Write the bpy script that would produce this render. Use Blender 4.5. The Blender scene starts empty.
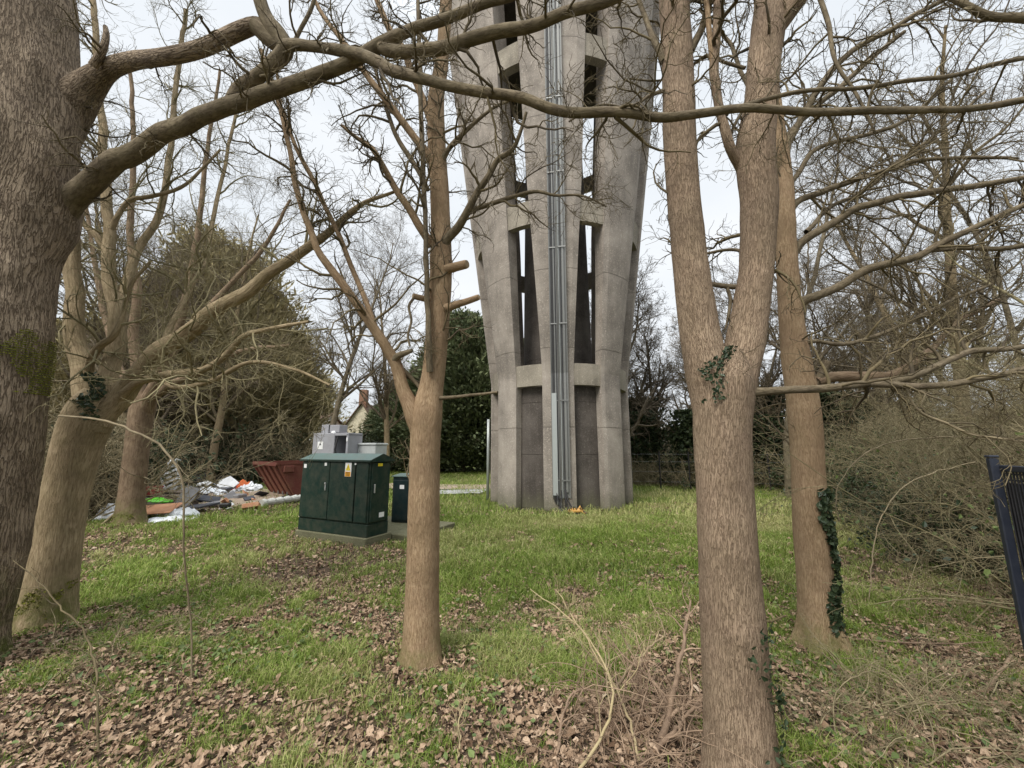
import bpy, math, random
import numpy as np
R_ = math.radians
rng = np.random.default_rng(7)
random.seed(7)
sc = bpy.context.scene
COL = sc.collection

# ------------------------------------------------------------------ camera geometry
W, H, F = 1024, 768, 390.0
PITCH = R_(9.5); CP, SP = math.cos(PITCH), math.sin(PITCH)
CZ = 1.6
cam = bpy.data.cameras.new('camera'); cam.lens = 36 * F / W; cam.sensor_width = 36
cam.clip_end = 3000; cam.clip_start = 0.05
co = bpy.data.objects.new('camera', cam); COL.objects.link(co)
co.location = (0, 0, CZ); co.rotation_euler = (R_(90) + PITCH, 0, 0)
sc.camera = co

def ray(px, py):
    x = (px - 512) / F; y = (384 - py) / F
    return np.array([x, CP - y * SP, SP + y * CP])
def P(px, py, Y):
    d = ray(px, py); t = Y / d[1]
    return np.array([d[0] * t, Y, CZ + d[2] * t])
def G(px, py, z=0.0):
    d = ray(px, py); t = (z - CZ) / d[2]
    return np.array([d[0] * t, d[1] * t, z])
def vdepth(p):
    return p[1] * CP + (p[2] - CZ) * SP

# ------------------------------------------------------------------ noise
def _h(ix, iy, iz, s):
    n = (ix * 374761393 + iy * 668265263 + iz * 2147483647 + s * 1274126177) & 0xffffffff
    n = ((n ^ (n >> 13)) * 1274126177) & 0xffffffff
    n = ((n ^ (n >> 16)) * 2246822519) & 0xffffffff
    return ((n ^ (n >> 15)) & 0xffffff) / float(0xffffff)
def vnoise(p, s=0):
    p = np.asarray(p, dtype=np.float64)
    i = np.floor(p).astype(np.int64); f = p - i; f = f * f * (3 - 2 * f)
    x, y, z = i[..., 0], i[..., 1], i[..., 2]; fx, fy, fz = f[..., 0], f[..., 1], f[..., 2]
    r = 0
    for a in (0, 1):
        for b in (0, 1):
            for c in (0, 1):
                w = (fx if a else 1 - fx) * (fy if b else 1 - fy) * (fz if c else 1 - fz)
                r = r + w * _h(x + a, y + b, z + c, s)
    return r
def fbm(p, s=0, o=4):
    p = np.asarray(p, dtype=np.float64); r = 0; a = .5; t = 0
    for k in range(o):
        r = r + a * vnoise(p * 2 ** k, s + k); t += a; a *= .5
    return r / t
def xy(x, y, sx=1.0, z=0.0):
    return np.stack([np.asarray(x) * sx, np.asarray(y) * sx, np.zeros_like(x) + z], -1)

def gz(x, y):
    x = np.asarray(x, dtype=float); y = np.asarray(y, dtype=float)
    h = (fbm(xy(x, y, .35), 3, 3) - .5) * .16 + (fbm(xy(x, y, 1.7), 5, 2) - .5) * .05
    return h
def gz1(x, y):
    return float(gz(np.array([x]), np.array([y]))[0])

# ------------------------------------------------------------------ object helpers
def link(o, parent=None):
    COL.objects.link(o)
    if parent is not None: o.parent = parent
    return o
def thing(name, label, cat, loc=(0, 0, 0), group=None):
    o = bpy.data.objects.new(name, None); link(o); o.location = [float(v) for v in loc]
    o.empty_display_size = .2
    o['label'] = label; o['category'] = cat
    if group: o['group'] = group
    return o
def tag(o, label=None, cat=None, group=None, kind=None):
    if label: o['label'] = label
    if cat: o['category'] = cat
    if group: o['group'] = group
    if kind: o['kind'] = kind
    return o
def mk(name, V, Fs, mat, parent=None, attrs=None, smooth=False, loc=None):
    """V (n,3) world coords; Fs list of (m,k) index arrays. Mesh origin moved to loc / parent's location."""
    V = np.asarray(V, dtype=np.float32).reshape(-1, 3)
    base = np.zeros(3, dtype=np.float32)
    if parent is not None:
        q = parent
        while q is not None:
            base += np.array(q.location, dtype=np.float32); q = q.parent
    elif loc is not None:
        base = np.array(loc, dtype=np.float32)
    V = V - base
    me = bpy.data.meshes.new(name)
    if not isinstance(Fs, list): Fs = [Fs]
    Fs = [np.asarray(f, dtype=np.int32) for f in Fs if len(f)]
    nl = sum(f.size for f in Fs); npoly = sum(len(f) for f in Fs)
    me.vertices.add(len(V)); me.vertices.foreach_set('co', V.ravel())
    me.loops.add(nl); me.loops.foreach_set('vertex_index', np.concatenate([f.ravel() for f in Fs]))
    me.polygons.add(npoly)
    tot = np.concatenate([np.full(len(f), f.shape[1], dtype=np.int32) for f in Fs])
    st = np.concatenate([[0], np.cumsum(tot)[:-1]]).astype(np.int32)
    me.polygons.foreach_set('loop_start', st)
    try: me.polygons.foreach_set('loop_total', tot)
    except Exception: pass
    me.polygons.foreach_set('use_smooth', np.full(npoly, bool(smooth)))
    for k, a in (attrs or {}).items():
        a = np.asarray(a, dtype=np.float32)
        if a.ndim == 2:
            at = me.attributes.new(k, 'FLOAT_VECTOR', 'POINT'); at.data.foreach_set('vector', a.ravel())
        else:
            at = me.attributes.new(k, 'FLOAT', 'POINT'); at.data.foreach_set('value', a)
    me.update(calc_edges=True)
    if mat is not None: me.materials.append(mat)
    o = bpy.data.objects.new(name, me); link(o, parent)
    if parent is None and loc is not None: o.location = [float(v) for v in loc]
    return o
def copy_tree(o, parent=None):
    c = o.copy(); COL.objects.link(c); c.parent = parent
    for ch in list(o.children): copy_tree(ch, c)
    return c

class MB:
    """collects boxes, prisms and tubes into one mesh"""
    def __init__(s): s.V = []; s.F = {}; s.n = 0
    def add(s, V, Fs):
        V = np.asarray(V, float)
        for f in Fs:
            s.F.setdefault(len(f), []).append([i + s.n for i in f])
        s.V.append(V); s.n += len(V)
    def box(s, c, size, M=None, bev=0.0):
        hx, hy, hz = [v / 2 for v in size]
        if bev > 0:
            b = min(bev, hx * .45, hy * .45, hz * .45)
            V = []; idx = {}
            for sx in (-1, 1):
                for sy in (-1, 1):
                    for sz in (-1, 1):
                        for k in range(3):
                            v = [sx * (hx - b), sy * (hy - b), sz * (hz - b)]
                            v[k] = (sx * hx, sy * hy, sz * hz)[k]
                            idx[(sx, sy, sz, k)] = len(V); V.append(v)
            Fs = []
            for k in range(3):
                a, b2 = [(1, 2), (2, 0), (0, 1)][k]
                for sg in (-1, 1):
                    q = []
                    for (u, w) in ((-1, -1), (1, -1), (1, 1), (-1, 1)):
                        t = [0, 0, 0]; t[k] = sg; t[a] = u; t[b2] = w; q.append(idx[(t[0], t[1], t[2], k)])
                    Fs.append(q if sg > 0 else q[::-1])
            for k in range(3):       # edge bevels along axis k
                a, b2 = [(1, 2), (2, 0), (0, 1)][k]
                for u in (-1, 1):
                    for w in (-1, 1):
                        t1 = [0, 0, 0]; t1[k] = -1; t1[a] = u; t1[b2] = w
                        t2 = list(t1); t2[k] = 1
                        Fs.append([idx[(*t1, a)], idx[(*t2, a)], idx[(*t2, b2)], idx[(*t1, b2)]])
            for sx in (-1, 1):
                for sy in (-1, 1):
                    for sz in (-1, 1):
                        Fs.append([idx[(sx, sy, sz, 0)], idx[(sx, sy, sz, 1)], idx[(sx, sy, sz, 2)]])
            V = np.array(V)
        else:
            V = np.array([[x, y, z] for x in (-hx, hx) for y in (-hy, hy) for z in (-hz, hz)])
            Fs = [[0, 1, 3, 2], [4, 6, 7, 5], [0, 4, 5, 1], [2, 3, 7, 6], [0, 2, 6, 4], [1, 5, 7, 3]]
        if M is not None: V = V @ np.asarray(M).T
        s.add(V + np.asarray(c), Fs); return s
    def prism(s, poly, ext, o, ax, ay, az):
        """polygon in (ax,ay) plane at o extruded ext along az"""
        ax, ay, az, o = [np.asarray(v, float) for v in (ax, ay, az, o)]
        n = len(poly)
        A = [o + ax * p[0] + ay * p[1] for p in poly]; B = [a + az * ext for a in A]
        Fs = [list(range(n))[::-1], list(range(n, 2 * n))] + [[i, (i + 1) % n, n + (i + 1) % n, n + i] for i in range(n)]
        s.add(np.array(A + B), Fs); return s
    def tube(s, pts, r, sides=6):
        pts = np.asarray(pts, float); n = len(pts)
        r = np.full(n, r) if np.isscalar(r) else np.asarray(r, float)
        V, Q, _ = tubes(pts[None], r[None], sides)
        s.add(V, Q.tolist())
        s.F.setdefault(sides, []).append([s.n - len(V) + i for i in range(sides)][::-1])
        s.F.setdefault(sides, []).append([s.n - sides + i for i in range(sides)])
        return s
    def build(s, name, mat, parent=None, smooth=False, loc=None):
        V = np.concatenate(s.V); Fs = [np.array(f) for f in s.F.values()]
        return mk(name, V, Fs, mat, parent, smooth=smooth, loc=loc)
def rz(a):
    c, s = math.cos(a), math.sin(a); return np.array([[c, -s, 0], [s, c, 0], [0, 0, 1]])
def rx(a):
    c, s = math.cos(a), math.sin(a); return np.array([[1, 0, 0], [0, c, -s], [0, s, c]])
def ry(a):
    c, s = math.cos(a), math.sin(a); return np.array([[c, 0, s], [0, 1, 0], [-s, 0, c]])

# ------------------------------------------------------------------ tubes / branches (vectorised)
def norm(v): return v / (np.linalg.norm(v, axis=-1, keepdims=True) + 1e-12)
def tubes(Pt, Rd, sides):
    Pt = np.asarray(Pt, float); M, N, _ = Pt.shape
    T = np.empty_like(Pt); T[:, 1:-1] = Pt[:, 2:] - Pt[:, :-2]; T[:, 0] = Pt[:, 1] - Pt[:, 0]; T[:, -1] = Pt[:, -1] - Pt[:, -2]
    T = norm(T)
    mean = norm(Pt[:, -1] - Pt[:, 0])
    ref = np.where(np.abs(mean[:, 2:3]) > .75, np.array([[0., 1., 0.]]), np.array([[0., 0., 1.]]))
    S = norm(np.cross(T, ref[:, None, :])); U = np.cross(S, T)
    a = np.arange(sides) / sides * 2 * math.pi
    ca, sa = np.cos(a), np.sin(a)
    V = Pt[:, :, None, :] + Rd[:, :, None, None] * (ca[None, None, :, None] * S[:, :, None, :] + sa[None, None, :, None] * U[:, :, None, :])
    L = np.concatenate([np.zeros((M, 1)), np.cumsum(np.linalg.norm(np.diff(Pt, axis=1), axis=-1), axis=1)], 1)
    B = np.empty((M, N, sides, 3))
    off = (np.arange(M) * 1.37)[:, None, None]
    B[..., 0] = Rd[:, :, None] * ca; B[..., 1] = Rd[:, :, None] * sa; B[..., 2] = L[:, :, None] + off
    m = np.arange(M)[:, None, None] * N * sides; i = np.arange(N - 1)[None, :, None] * sides; j = np.arange(sides)[None, None, :]
    j2 = (j + 1) % sides
    Q = np.stack([m + i + j, m + i + j2, m + i + sides + j2, m + i + sides + j], -1).reshape(-1, 4)
    return V.reshape(-1, 3), Q, B.reshape(-1, 3)
def tube_obj(name, groups, mat, parent=None, smooth=True, loc=None):
    """groups: list of (P, R, sides)"""
    Vs, Qs, Bs, Rn = [], [], [], []; n = 0
    for (Pt, Rd, sides) in groups:
        if len(Pt) == 0: continue
        V, Q, B = tubes(Pt, Rd, sides)
        Vs.append(V); Qs.append(Q + n); Bs.append(B); n += len(V)
        Rn.append(np.repeat(rng.random(len(Pt)), Pt.shape[1] * sides))
    return mk(name, np.concatenate(Vs), [np.concatenate(Qs)], mat, parent, {'bark': np.concatenate(Bs), 'rnd': np.concatenate(Rn)}, smooth, loc)
def walk(P0, D0, L, n, wander, up, g):
    M = len(P0); out = np.empty((M, n, 3)); out[:, 0] = P0; d = norm(D0); st = (L / (n - 1))[:, None]
    for i in range(1, n):
        d = norm(d + wander * g.standard_normal((M, 3)) + np.array([0, 0, up]))
        out[:, i] = out[:, i - 1] + d * st
    return out
def sprout(Pt, Rd, cnt, t0, t1, ang, L, n, wander, up, rr=.6, g=rng, rmin=.0012, taper=.3, lt=.5):
    M, N, _ = Pt.shape
    cnt = np.full(M, cnt) if np.isscalar(cnt) else np.asarray(cnt)
    idx = np.repeat(np.arange(M), cnt); K = len(idx)
    if K == 0: return np.zeros((0, n, 3)), np.zeros((0, n))
    t = t0 + (t1 - t0) * g.random(K); f = t * (N - 1); i = np.minimum(f.astype(int), N - 2); u = (f - i)[:, None]
    A = Pt[idx, i]; B = Pt[idx, i + 1]; pos = A * (1 - u) + B * u; T = norm(B - A)
    r = Rd[idx, i] * (1 - u[:, 0]) + Rd[idx, i + 1] * u[:, 0]
    q = g.standard_normal((K, 3)); q = norm(q - (q * T).sum(-1, keepdims=True) * T)
    a = ang * (.65 + .7 * g.random(K))[:, None]
    D = np.cos(a) * T + np.sin(a) * q
    Ls = (np.full(K, L) if np.isscalar(L) else np.asarray(L)[idx]) * (.5 + .9 * g.random(K)) * (1 - lt * t)
    C = walk(pos, D, Ls, n, wander, up, g)
    r0 = np.maximum(r * rr * (.7 + .5 * g.random(K)), rmin)
    Rc = np.maximum(r0[:, None] * np.linspace(1, taper, n)[None], rmin * .8)
    return C, Rc
def spline(pts, n):
    """Catmull-Rom through rows (x,y,z,r), resampled evenly"""
    p = np.asarray(pts, float); p = np.vstack([2 * p[0] - p[1], p, 2 * p[-1] - p[-2]])
    out = []
    for k in range(1, len(p) - 2):
        for t in np.linspace(0, 1, 12, endpoint=False):
            a, b, c, d = p[k - 1], p[k], p[k + 1], p[k + 2]
            out.append(.5 * (2 * b + (c - a) * t + (2 * a - 5 * b + 4 * c - d) * t * t + (3 * b - a - 3 * c + d) * t ** 3))
    out.append(p[-2]); out = np.array(out)
    L = np.concatenate([[0], np.cumsum(np.linalg.norm(np.diff(out[:, :3], axis=0), axis=1))])
    s = np.linspace(0, L[-1], n)
    return np.stack([np.interp(s, L, out[:, k]) for k in range(4)], -1), L[-1]
def pix(rows):
    """rows (px, py, Y, width_px) -> (x,y,z,radius) in the world"""
    q = np.array([[r[0], 384 - 0 - r[1] + 384 - 384] for r in rows], float)
    out = []
    for k, r in enumerate(rows):
        p = P(r[0], r[1], r[2])
        a = np.array(rows[max(k - 1, 0)][:2], float); b = np.array(rows[min(k + 1, len(rows) - 1)][:2], float)
        d = b - a; d /= (np.linalg.norm(d) + 1e-9); nrm = np.array([-d[1], d[0]])
        t = np.dot(np.array([r[0] - 512, r[1] - 384]) / F, nrm)
        out.append([*p, r[3] / 2 * vdepth(p) / F / math.sqrt(1 + t * t)])
    return out

# ------------------------------------------------------------------ materials
def newmat(name, rough=.8, spec=.25):
    m = bpy.data.materials.new(name); m.use_nodes = True
    nt = m.node_tree; b = nt.nodes['Principled BSDF']
    b.inputs['Roughness'].default_value = rough; b.inputs['Specular IOR Level'].default_value = spec
    return m, nt, b
def N(nt, t, **kw):
    n = nt.nodes.new(t)
    for k, v in kw.items():
        if k in n.inputs.keys() if hasattr(n.inputs, 'keys') else False: n.inputs[k].default_value = v
        else: setattr(n, k, v)
    return n
def ramp(nt, src, stops):
    r = nt.nodes.new('ShaderNodeValToRGB'); e = r.color_ramp.elements
    while len(e) < len(stops): e.new(.5)
    for k, (p, c) in enumerate(stops):
        e[k].position = p; e[k].color = (*c, 1) if len(c) == 3 else c
    nt.links.new(src, r.inputs['Fac']); return r
def mixc(nt, fac, a, b, mode='MIX'):
    m = nt.nodes.new('ShaderNodeMix'); m.data_type = 'RGBA'; m.blend_type = mode
    for s, v in ((m.inputs[0], fac), (m.inputs[6], a), (m.inputs[7], b)):
        if hasattr(v, 'is_output') or isinstance(v, bpy.types.NodeSocket): nt.links.new(v, s)
        elif isinstance(v, (int, float)): s.default_value = v
        else: s.default_value = (*v, 1)
    return m.outputs[2]
def bump(nt, b, h, strength=.5, dist=.01):
    n = nt.nodes.new('ShaderNodeBump'); n.inputs['Strength'].default_value = strength; n.inputs['Distance'].default_value = dist
    nt.links.new(h, n.inputs['Height']); nt.links.new(n.outputs[0], b.inputs['Normal']); return n
def noise(nt, vec, scale, detail=4, rough=.55, dist=0):
    n = nt.nodes.new('ShaderNodeTexNoise'); n.inputs['Scale'].default_value = scale; n.inputs['Detail'].default_value = detail
    n.inputs['Roughness'].default_value = rough; n.inputs['Distortion'].default_value = dist
    if vec is not None: nt.links.new(vec, n.inputs['Vector'])
    return n.outputs['Fac']
def attr(nt, name, out='Fac'):
    a = nt.nodes.new('ShaderNodeAttribute'); a.attribute_name = name; return a.outputs[out]
def mapping(nt, vec, scale):
    m = nt.nodes.new('ShaderNodeMapping'); m.inputs['Scale'].default_value = scale; nt.links.new(vec, m.inputs['Vector']); return m.outputs[0]
def math_(nt, op, a, b=None, clamp=False):
    m = nt.nodes.new('ShaderNodeMath'); m.operation = op; m.use_clamp = clamp
    for s, v in ((m.inputs[0], a), (m.inputs[1], b)):
        if v is None: continue
        if isinstance(v, (int, float)): s.default_value = v
        else: nt.links.new(v, s)
    return m.outputs[0]
def coord(nt, out='Object'):
    return nt.nodes.new('ShaderNodeTexCoord').outputs[out]

def bark_mat(name, dark, mid, light, sc_=26, stretch=.28, bstr=.8, bdist=.012, plates=0.0, moss=None, mosscol=(.11, .125, .03), lenticel=False):
    m, nt, b = newmat(name, .9, .15)
    v = attr(nt, 'bark', 'Vector')
    vm = mapping(nt, v, (1, 1, stretch))
    n1 = noise(nt, vm, sc_, 5, .6, .6)
    big = noise(nt, v, 3.2, 3, .6)
    vr = mapping(nt, v, (1, 1, stretch * .55))
    rn1 = noise(nt, vr, sc_ * 1.25, 3, .55, .35)
    rdg = math_(nt, 'ABSOLUTE', math_(nt, 'MULTIPLY', math_(nt, 'SUBTRACT', rn1, .5), 7.0))
    crack = ramp(nt, rdg, [(0, (.18,) * 3), (.3, (.75,) * 3), (1, (1, 1, 1))]).outputs[0]
    h = math_(nt, 'ADD', math_(nt, 'MULTIPLY', n1, 1 - plates * .5), math_(nt, 'MULTIPLY', crack, .25 + plates * .5))
    fine = noise(nt, vm, sc_ * 5, 3, .6)
    h2 = math_(nt, 'ADD', h, math_(nt, 'MULTIPLY', fine, .25))
    c1 = ramp(nt, math_(nt, 'MULTIPLY', h2, .72), [(.28, dark), (.5, mid), (.74, light)]).outputs[0]
    c2 = mixc(nt, ramp(nt, big, [(.38, (0, 0, 0)), (.62, (.55,) * 3)]).outputs[0], c1, [x * .62 for x in mid])
    pat = noise(nt, v, 7.5, 4, .65)
    c2 = mixc(nt, ramp(nt, pat, [(.55, (0, 0, 0)), (.7, (.22,) * 3)]).outputs[0], c2, [min(1, x * 1.3 + .02) for x in light])
    geo = nt.nodes.new('ShaderNodeNewGeometry')
    if moss is not None:
        sp = nt.nodes.new('ShaderNodeSeparateXYZ'); nt.links.new(geo.outputs['Position'], sp.inputs[0])
        zf = ramp(nt, math_(nt, 'MULTIPLY', sp.outputs[2], 1 / 8.0), [(0, (1, 1, 1)), (moss[0] / 8, (.9,) * 3), (moss[1] / 8, (moss[2],) * 3), (1, (moss[2],) * 3)]).outputs[0]
        mn = noise(nt, v, 5, 5, .7)
        mf = math_(nt, 'MULTIPLY', zf, ramp(nt, mn, [(.35, (0, 0, 0)), (.6, (1, 1, 1))]).outputs[0])
        c2 = mixc(nt, mf, c2, mosscol)
    nt.links.new(c2, b.inputs['Base Color'])
    bump(nt, b, h2, bstr, bdist)
    return m

M_bark_big = bark_mat('bark_furrowed', (.07, .05, .034), (.23, .168, .115), (.36, .28, .2), 42, .27, 1.0, .03, .9, moss=(.35, .8, .04))
M_bark_smooth = bark_mat('bark_smooth_olive', (.12, .092, .052), (.27, .20, .12), (.42, .33, .21), 48, .2, .9, .008, .3, moss=(.18, .5, .14), mosscol=(.13, .14, .04))
M_bark_slim = bark_mat('bark_tan', (.15, .095, .056), (.3, .197, .117), (.41, .295, .185), 95, .2, .9, .008, .35, moss=(.1, .3, .12), mosscol=(.17, .16, .06))
M_bark_twin = bark_mat('bark_grey_brown', (.12, .08, .054), (.265, .185, .125), (.385, .285, .2), 105, .22, 1.0, .009, .5, moss=(.02, .05, .1), mosscol=(.15, .15, .06))
M_bark_limb = bark_mat('bark_limb', (.045, .034, .024), (.12, .092, .062), (.25, .2, .135), 34, .4, .9, .006, 0, moss=(.1, .2, .16), mosscol=(.14, .13, .045))
M_bark_dark = bark_mat('bark_background', (.05, .04, .026), (.13, .105, .07), (.22, .185, .125), 14, .3, .6, .02, .3)
M_bark_red = bark_mat('bark_reddish', (.07, .048, .03), (.17, .115, .075), (.26, .19, .125), 20, .3, .7, .012, .3, moss=(.15, .6, .05))

def twig_mat(name, a, b_):
    m, nt, b = newmat(name, .85, .2)
    r = attr(nt, 'rnd')
    c = mixc(nt, r, a, b_)
    n = noise(nt, attr(nt, 'bark', 'Vector'), 9, 2)
    c = mixc(nt, ramp(nt, n, [(.4, (0, 0, 0)), (.7, (.5,) * 3)]).outputs[0], c, [x * 1.5 for x in b_])
    nt.links.new(c, b.inputs['Base Color']); return m
M_twig = twig_mat('twig_dark', (.075, .06, .043), (.15, .12, .075))
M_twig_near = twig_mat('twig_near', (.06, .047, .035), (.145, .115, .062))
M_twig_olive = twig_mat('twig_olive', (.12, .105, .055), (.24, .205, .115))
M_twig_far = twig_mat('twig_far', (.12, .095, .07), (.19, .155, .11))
M_twig_hedge = twig_mat('twig_hedge', (.11, .09, .052), (.28, .235, .14))
M_twig_dead = twig_mat('twig_dead', (.12, .08, .055), (.33, .235, .16))
M_cane = twig_mat('cane_pale', (.17, .135, .085), (.3, .245, .155))

def leaf_mat(name, a, b_, rough=.6, tr=.25, spec=.3):
    m, nt, b = newmat(name, rough, spec)
    r = attr(nt, 'rnd')
    c = ramp(nt, r, [(0, a), (.5, [(x + y) / 2 for x, y in zip(a, b_)]), (1, b_)]).outputs[0]
    nt.links.new(c, b.inputs['Base Color'])
    if tr > 0:
        t = nt.nodes.new('ShaderNodeBsdfTranslucent'); nt.links.new(c, t.inputs['Color'])
        mx = nt.nodes.new('ShaderNodeMixShader'); mx.inputs[0].default_value = tr
        out = nt.nodes['Material Output']
        nt.links.new(b.outputs[0], mx.inputs[1]); nt.links.new(t.outputs[0], mx.inputs[2]); nt.links.new(mx.outputs[0], out.inputs[0])
    return m
M_conifer = leaf_mat('conifer_spray', (.04, .06, .028), (.19, .215, .1), .7, .1)
M_cypress = leaf_mat('cypress_brownish', (.15, .13, .06), (.44, .37, .19), .8, .1)
M_ivy = leaf_mat('ivy_leaf', (.018, .035, .015), (.06, .085, .04), .45, .08, .4)
M_ivy_far = leaf_mat('ivy_far', (.018, .03, .012), (.06, .08, .032), .6, .1, .3)
M_bramble = leaf_mat('bramble_leaf', (.06, .095, .03), (.17, .22, .07), .6, .15)

def grass_mat():
    m, nt, b = newmat('grass_blades', .65, .25)
    r = attr(nt, 'rnd'); d = attr(nt, 'dry')
    g = ramp(nt, r, [(0, (.075, .13, .02)), (.45, (.175, .26, .04)), (.85, (.3, .36, .085)), (1, (.46, .42, .19))]).outputs[0]
    dr = ramp(nt, r, [(0, (.25, .26, .08)), (.5, (.42, .4, .17)), (1, (.6, .52, .3))]).outputs[0]
    c = mixc(nt, d, g, dr)
    nt.links.new(c, b.inputs['Base Color'])
    t = nt.nodes.new('ShaderNodeBsdfTranslucent'); nt.links.new(c, t.inputs['Color'])
    mx = nt.nodes.new('ShaderNodeMixShader'); mx.inputs[0].default_value = .3
    nt.links.new(b.outputs[0], mx.inputs[1]); nt.links.new(t.outputs[0], mx.inputs[2]); nt.links.new(mx.outputs[0], nt.nodes['Material Output'].inputs[0])
    return m
M_grass = grass_mat()
def litter_mat():
    m, nt, b = newmat('dead_leaves', .8, .2)
    r = attr(nt, 'rnd')
    c = ramp(nt, r, [(0, (.1, .06, .035)), (.25, (.24, .16, .1)), (.55, (.38, .27, .18)), (.85, (.5, .375, .265)), (1, (.6, .48, .36))]).outputs[0]
    n = noise(nt, coord(nt), 60, 3)
    c = mixc(nt, ramp(nt, n, [(.4, (0, 0, 0)), (.7, (.35,) * 3)]).outputs[0], c, (.13, .08, .055))
    nt.links.new(c, b.inputs['Base Color']); return m
M_litter = litter_mat()

def ground_mat():
    m, nt, b = newmat('soil_and_turf', .95, .1)
    g = attr(nt, 'grass'); pos = coord(nt)
    n1 = noise(nt, pos, 9, 6, .7); n2 = noise(nt, pos, 55, 4, .7); n3 = noise(nt, pos, 1.3, 3)
    soil = ramp(nt, n2, [(.3, (.04, .028, .02)), (.55, (.12, .085, .058)), (.75, (.24, .18, .125))]).outputs[0]
    turf = ramp(nt, n2, [(.3, (.04, .062, .015)), (.55, (.095, .125, .03)), (.8, (.17, .18, .07))]).outputs[0]
    turf = mixc(nt, ramp(nt, n3, [(.4, (0, 0, 0)), (.65, (.5,) * 3)]).outputs[0], turf, (.19, .18, .075))
    f = math_(nt, 'ADD', g, math_(nt, 'MULTIPLY', math_(nt, 'SUBTRACT', n1, .5), 1.4), True)
    f2 = ramp(nt, f, [(.35, (0, 0, 0)), (.6, (1, 1, 1))]).outputs[0]
    nt.links.new(mixc(nt, f2, soil, turf), b.inputs['Base Color'])
    bump(nt, b, n2, .8, .03); return m
M_ground = ground_mat()

def concrete_mat(name, a, b_, seams=None, agg=130):
    m, nt, b = newmat(name, .9, .2)
    pos = coord(nt)
    ag = nt.nodes.new('ShaderNodeTexVoronoi'); ag.inputs['Scale'].default_value = agg * .35; nt.links.new(pos, ag.inputs['Vector'])
    n1 = noise(nt, pos, 60, 4, .75); n2 = noise(nt, pos, 1.1, 5, .6)
    st = noise(nt, mapping(nt, pos, (3.5, 3.5, .22)), 1.6, 5, .65)
    c = ramp(nt, n1, [(.32, [x * .55 for x in a]), (.5, a), (.7, b_)]).outputs[0]
    c = mixc(nt, math_(nt, 'MULTIPLY', ag.outputs['Distance'], .55), c, [x * .6 for x in a])
    n3 = noise(nt, pos, 20, 3, .8)
    c = mixc(nt, ramp(nt, n3, [(.38, (0, 0, 0)), (.5, (.35,) * 3), (.62, (0, 0, 0))]).outputs[0], c, [x * .55 for x in a])
    c = mixc(nt, ramp(nt, n3, [(.55, (0, 0, 0)), (.68, (.6,) * 3)]).outputs[0], c, [x * 1.3 for x in b_])
    c = mixc(nt, ramp(nt, st, [(.42, (0, 0, 0)), (.72, (.6,) * 3)]).outputs[0], c, [x * .5 for x in a])
    c = mixc(nt, ramp(nt, n2, [(.4, (0, 0, 0)), (.7, (.5,) * 3)]).outputs[0], c, [x * 1.12 for x in b_])
    hgt = n1
    sp = nt.nodes.new('ShaderNodeSeparateXYZ'); nt.links.new(pos, sp.inputs[0])
    if seams:
        z = sp.outputs[2]
        fr = math_(nt, 'FRACT', math_(nt, 'MULTIPLY', z, 1 / seams))
        ln = ramp(nt, fr, [(0, (1, 1, 1)), (.012, (0, 0, 0))]).outputs[0]
        c = mixc(nt, math_(nt, 'MULTIPLY', ln, .55), c, [x * .35 for x in a])
        hgt = math_(nt, 'SUBTRACT', n1, ln)
    # green algae splash close to the ground
    al = ramp(nt, math_(nt, 'ADD', sp.outputs[2], math_(nt, 'MULTIPLY', st, .9)), [(.35, (.75,) * 3), (.95, (0, 0, 0))]).outputs[0]
    c = mixc(nt, al, c, (.13, .13, .075))
    nt.links.new(c, b.inputs['Base Color'])
    bump(nt, b, hgt, .7, .012); return m
M_conc = concrete_mat('exposed_aggregate_concrete', (.3, .262, .222), (.5, .44, .375), 2.18)
M_conc_ring = concrete_mat('ring_concrete', (.3, .265, .21), (.46, .41, .33))
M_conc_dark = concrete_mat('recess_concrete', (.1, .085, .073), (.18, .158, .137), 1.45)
M_slab = concrete_mat('mossy_slab', (.14, .13, .075), (.28, .26, .17))

def paint(name, col, rough=.5, spec=.4, dirt=.3, metal=0, dcol=(.12, .1, .07), ds=6, bstr=.05):
    m, nt, b = newmat(name, rough, spec); pos = coord(nt)
    n = noise(nt, pos, ds, 6, .7); n2 = noise(nt, pos, ds * 9, 3, .6)
    c = mixc(nt, ramp(nt, n, [(.4, (0, 0, 0)), (.75, (dirt,) * 3)]).outputs[0], col, dcol)
    c = mixc(nt, ramp(nt, n2, [(.5, (0, 0, 0)), (.8, (dirt * .7,) * 3)]).outputs[0], c, [min(1, x * 1.5 + .03) for x in col])
    nt.links.new(c, b.inputs['Base Color']); b.inputs['Metallic'].default_value = metal
    bump(nt, b, n2, bstr * 4, .002); return m
M_green = paint('cabinet_green', (.004, .022, .015), .5, .3, .4)
M_green_sky = paint('roof_green_sky_sheen', (.085, .14, .125), .4, .5, .4)  # cabinet green lightened: sky reflection on the roofs painted into the colour
M_green2 = paint('pillar_green', (.006, .02, .022), .4, .5, .2)
M_grey = paint('feeder_grey', (.33, .33, .35), .5, .4, .3)
M_grey2 = paint('feeder_pale', (.5, .52, .5), .5, .4, .25)
M_darkin = paint('dark_inside', (.05, .05, .055), .7, .3, .3)
M_rust = paint('skip_rust_red', (.14, .045, .035), .8, .2, .8, 0, (.17, .09, .055), 3.5, .3)
M_rust_in = paint('skip_inside', (.22, .085, .06), .8, .2, .6, 0, (.28, .17, .1), 2, .2)
M_white = paint('white_board', (.68, .7, .72), .6, .4, .35)
M_white2 = paint('white_plastic', (.72, .75, .78), .45, .4, .25)
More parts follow.
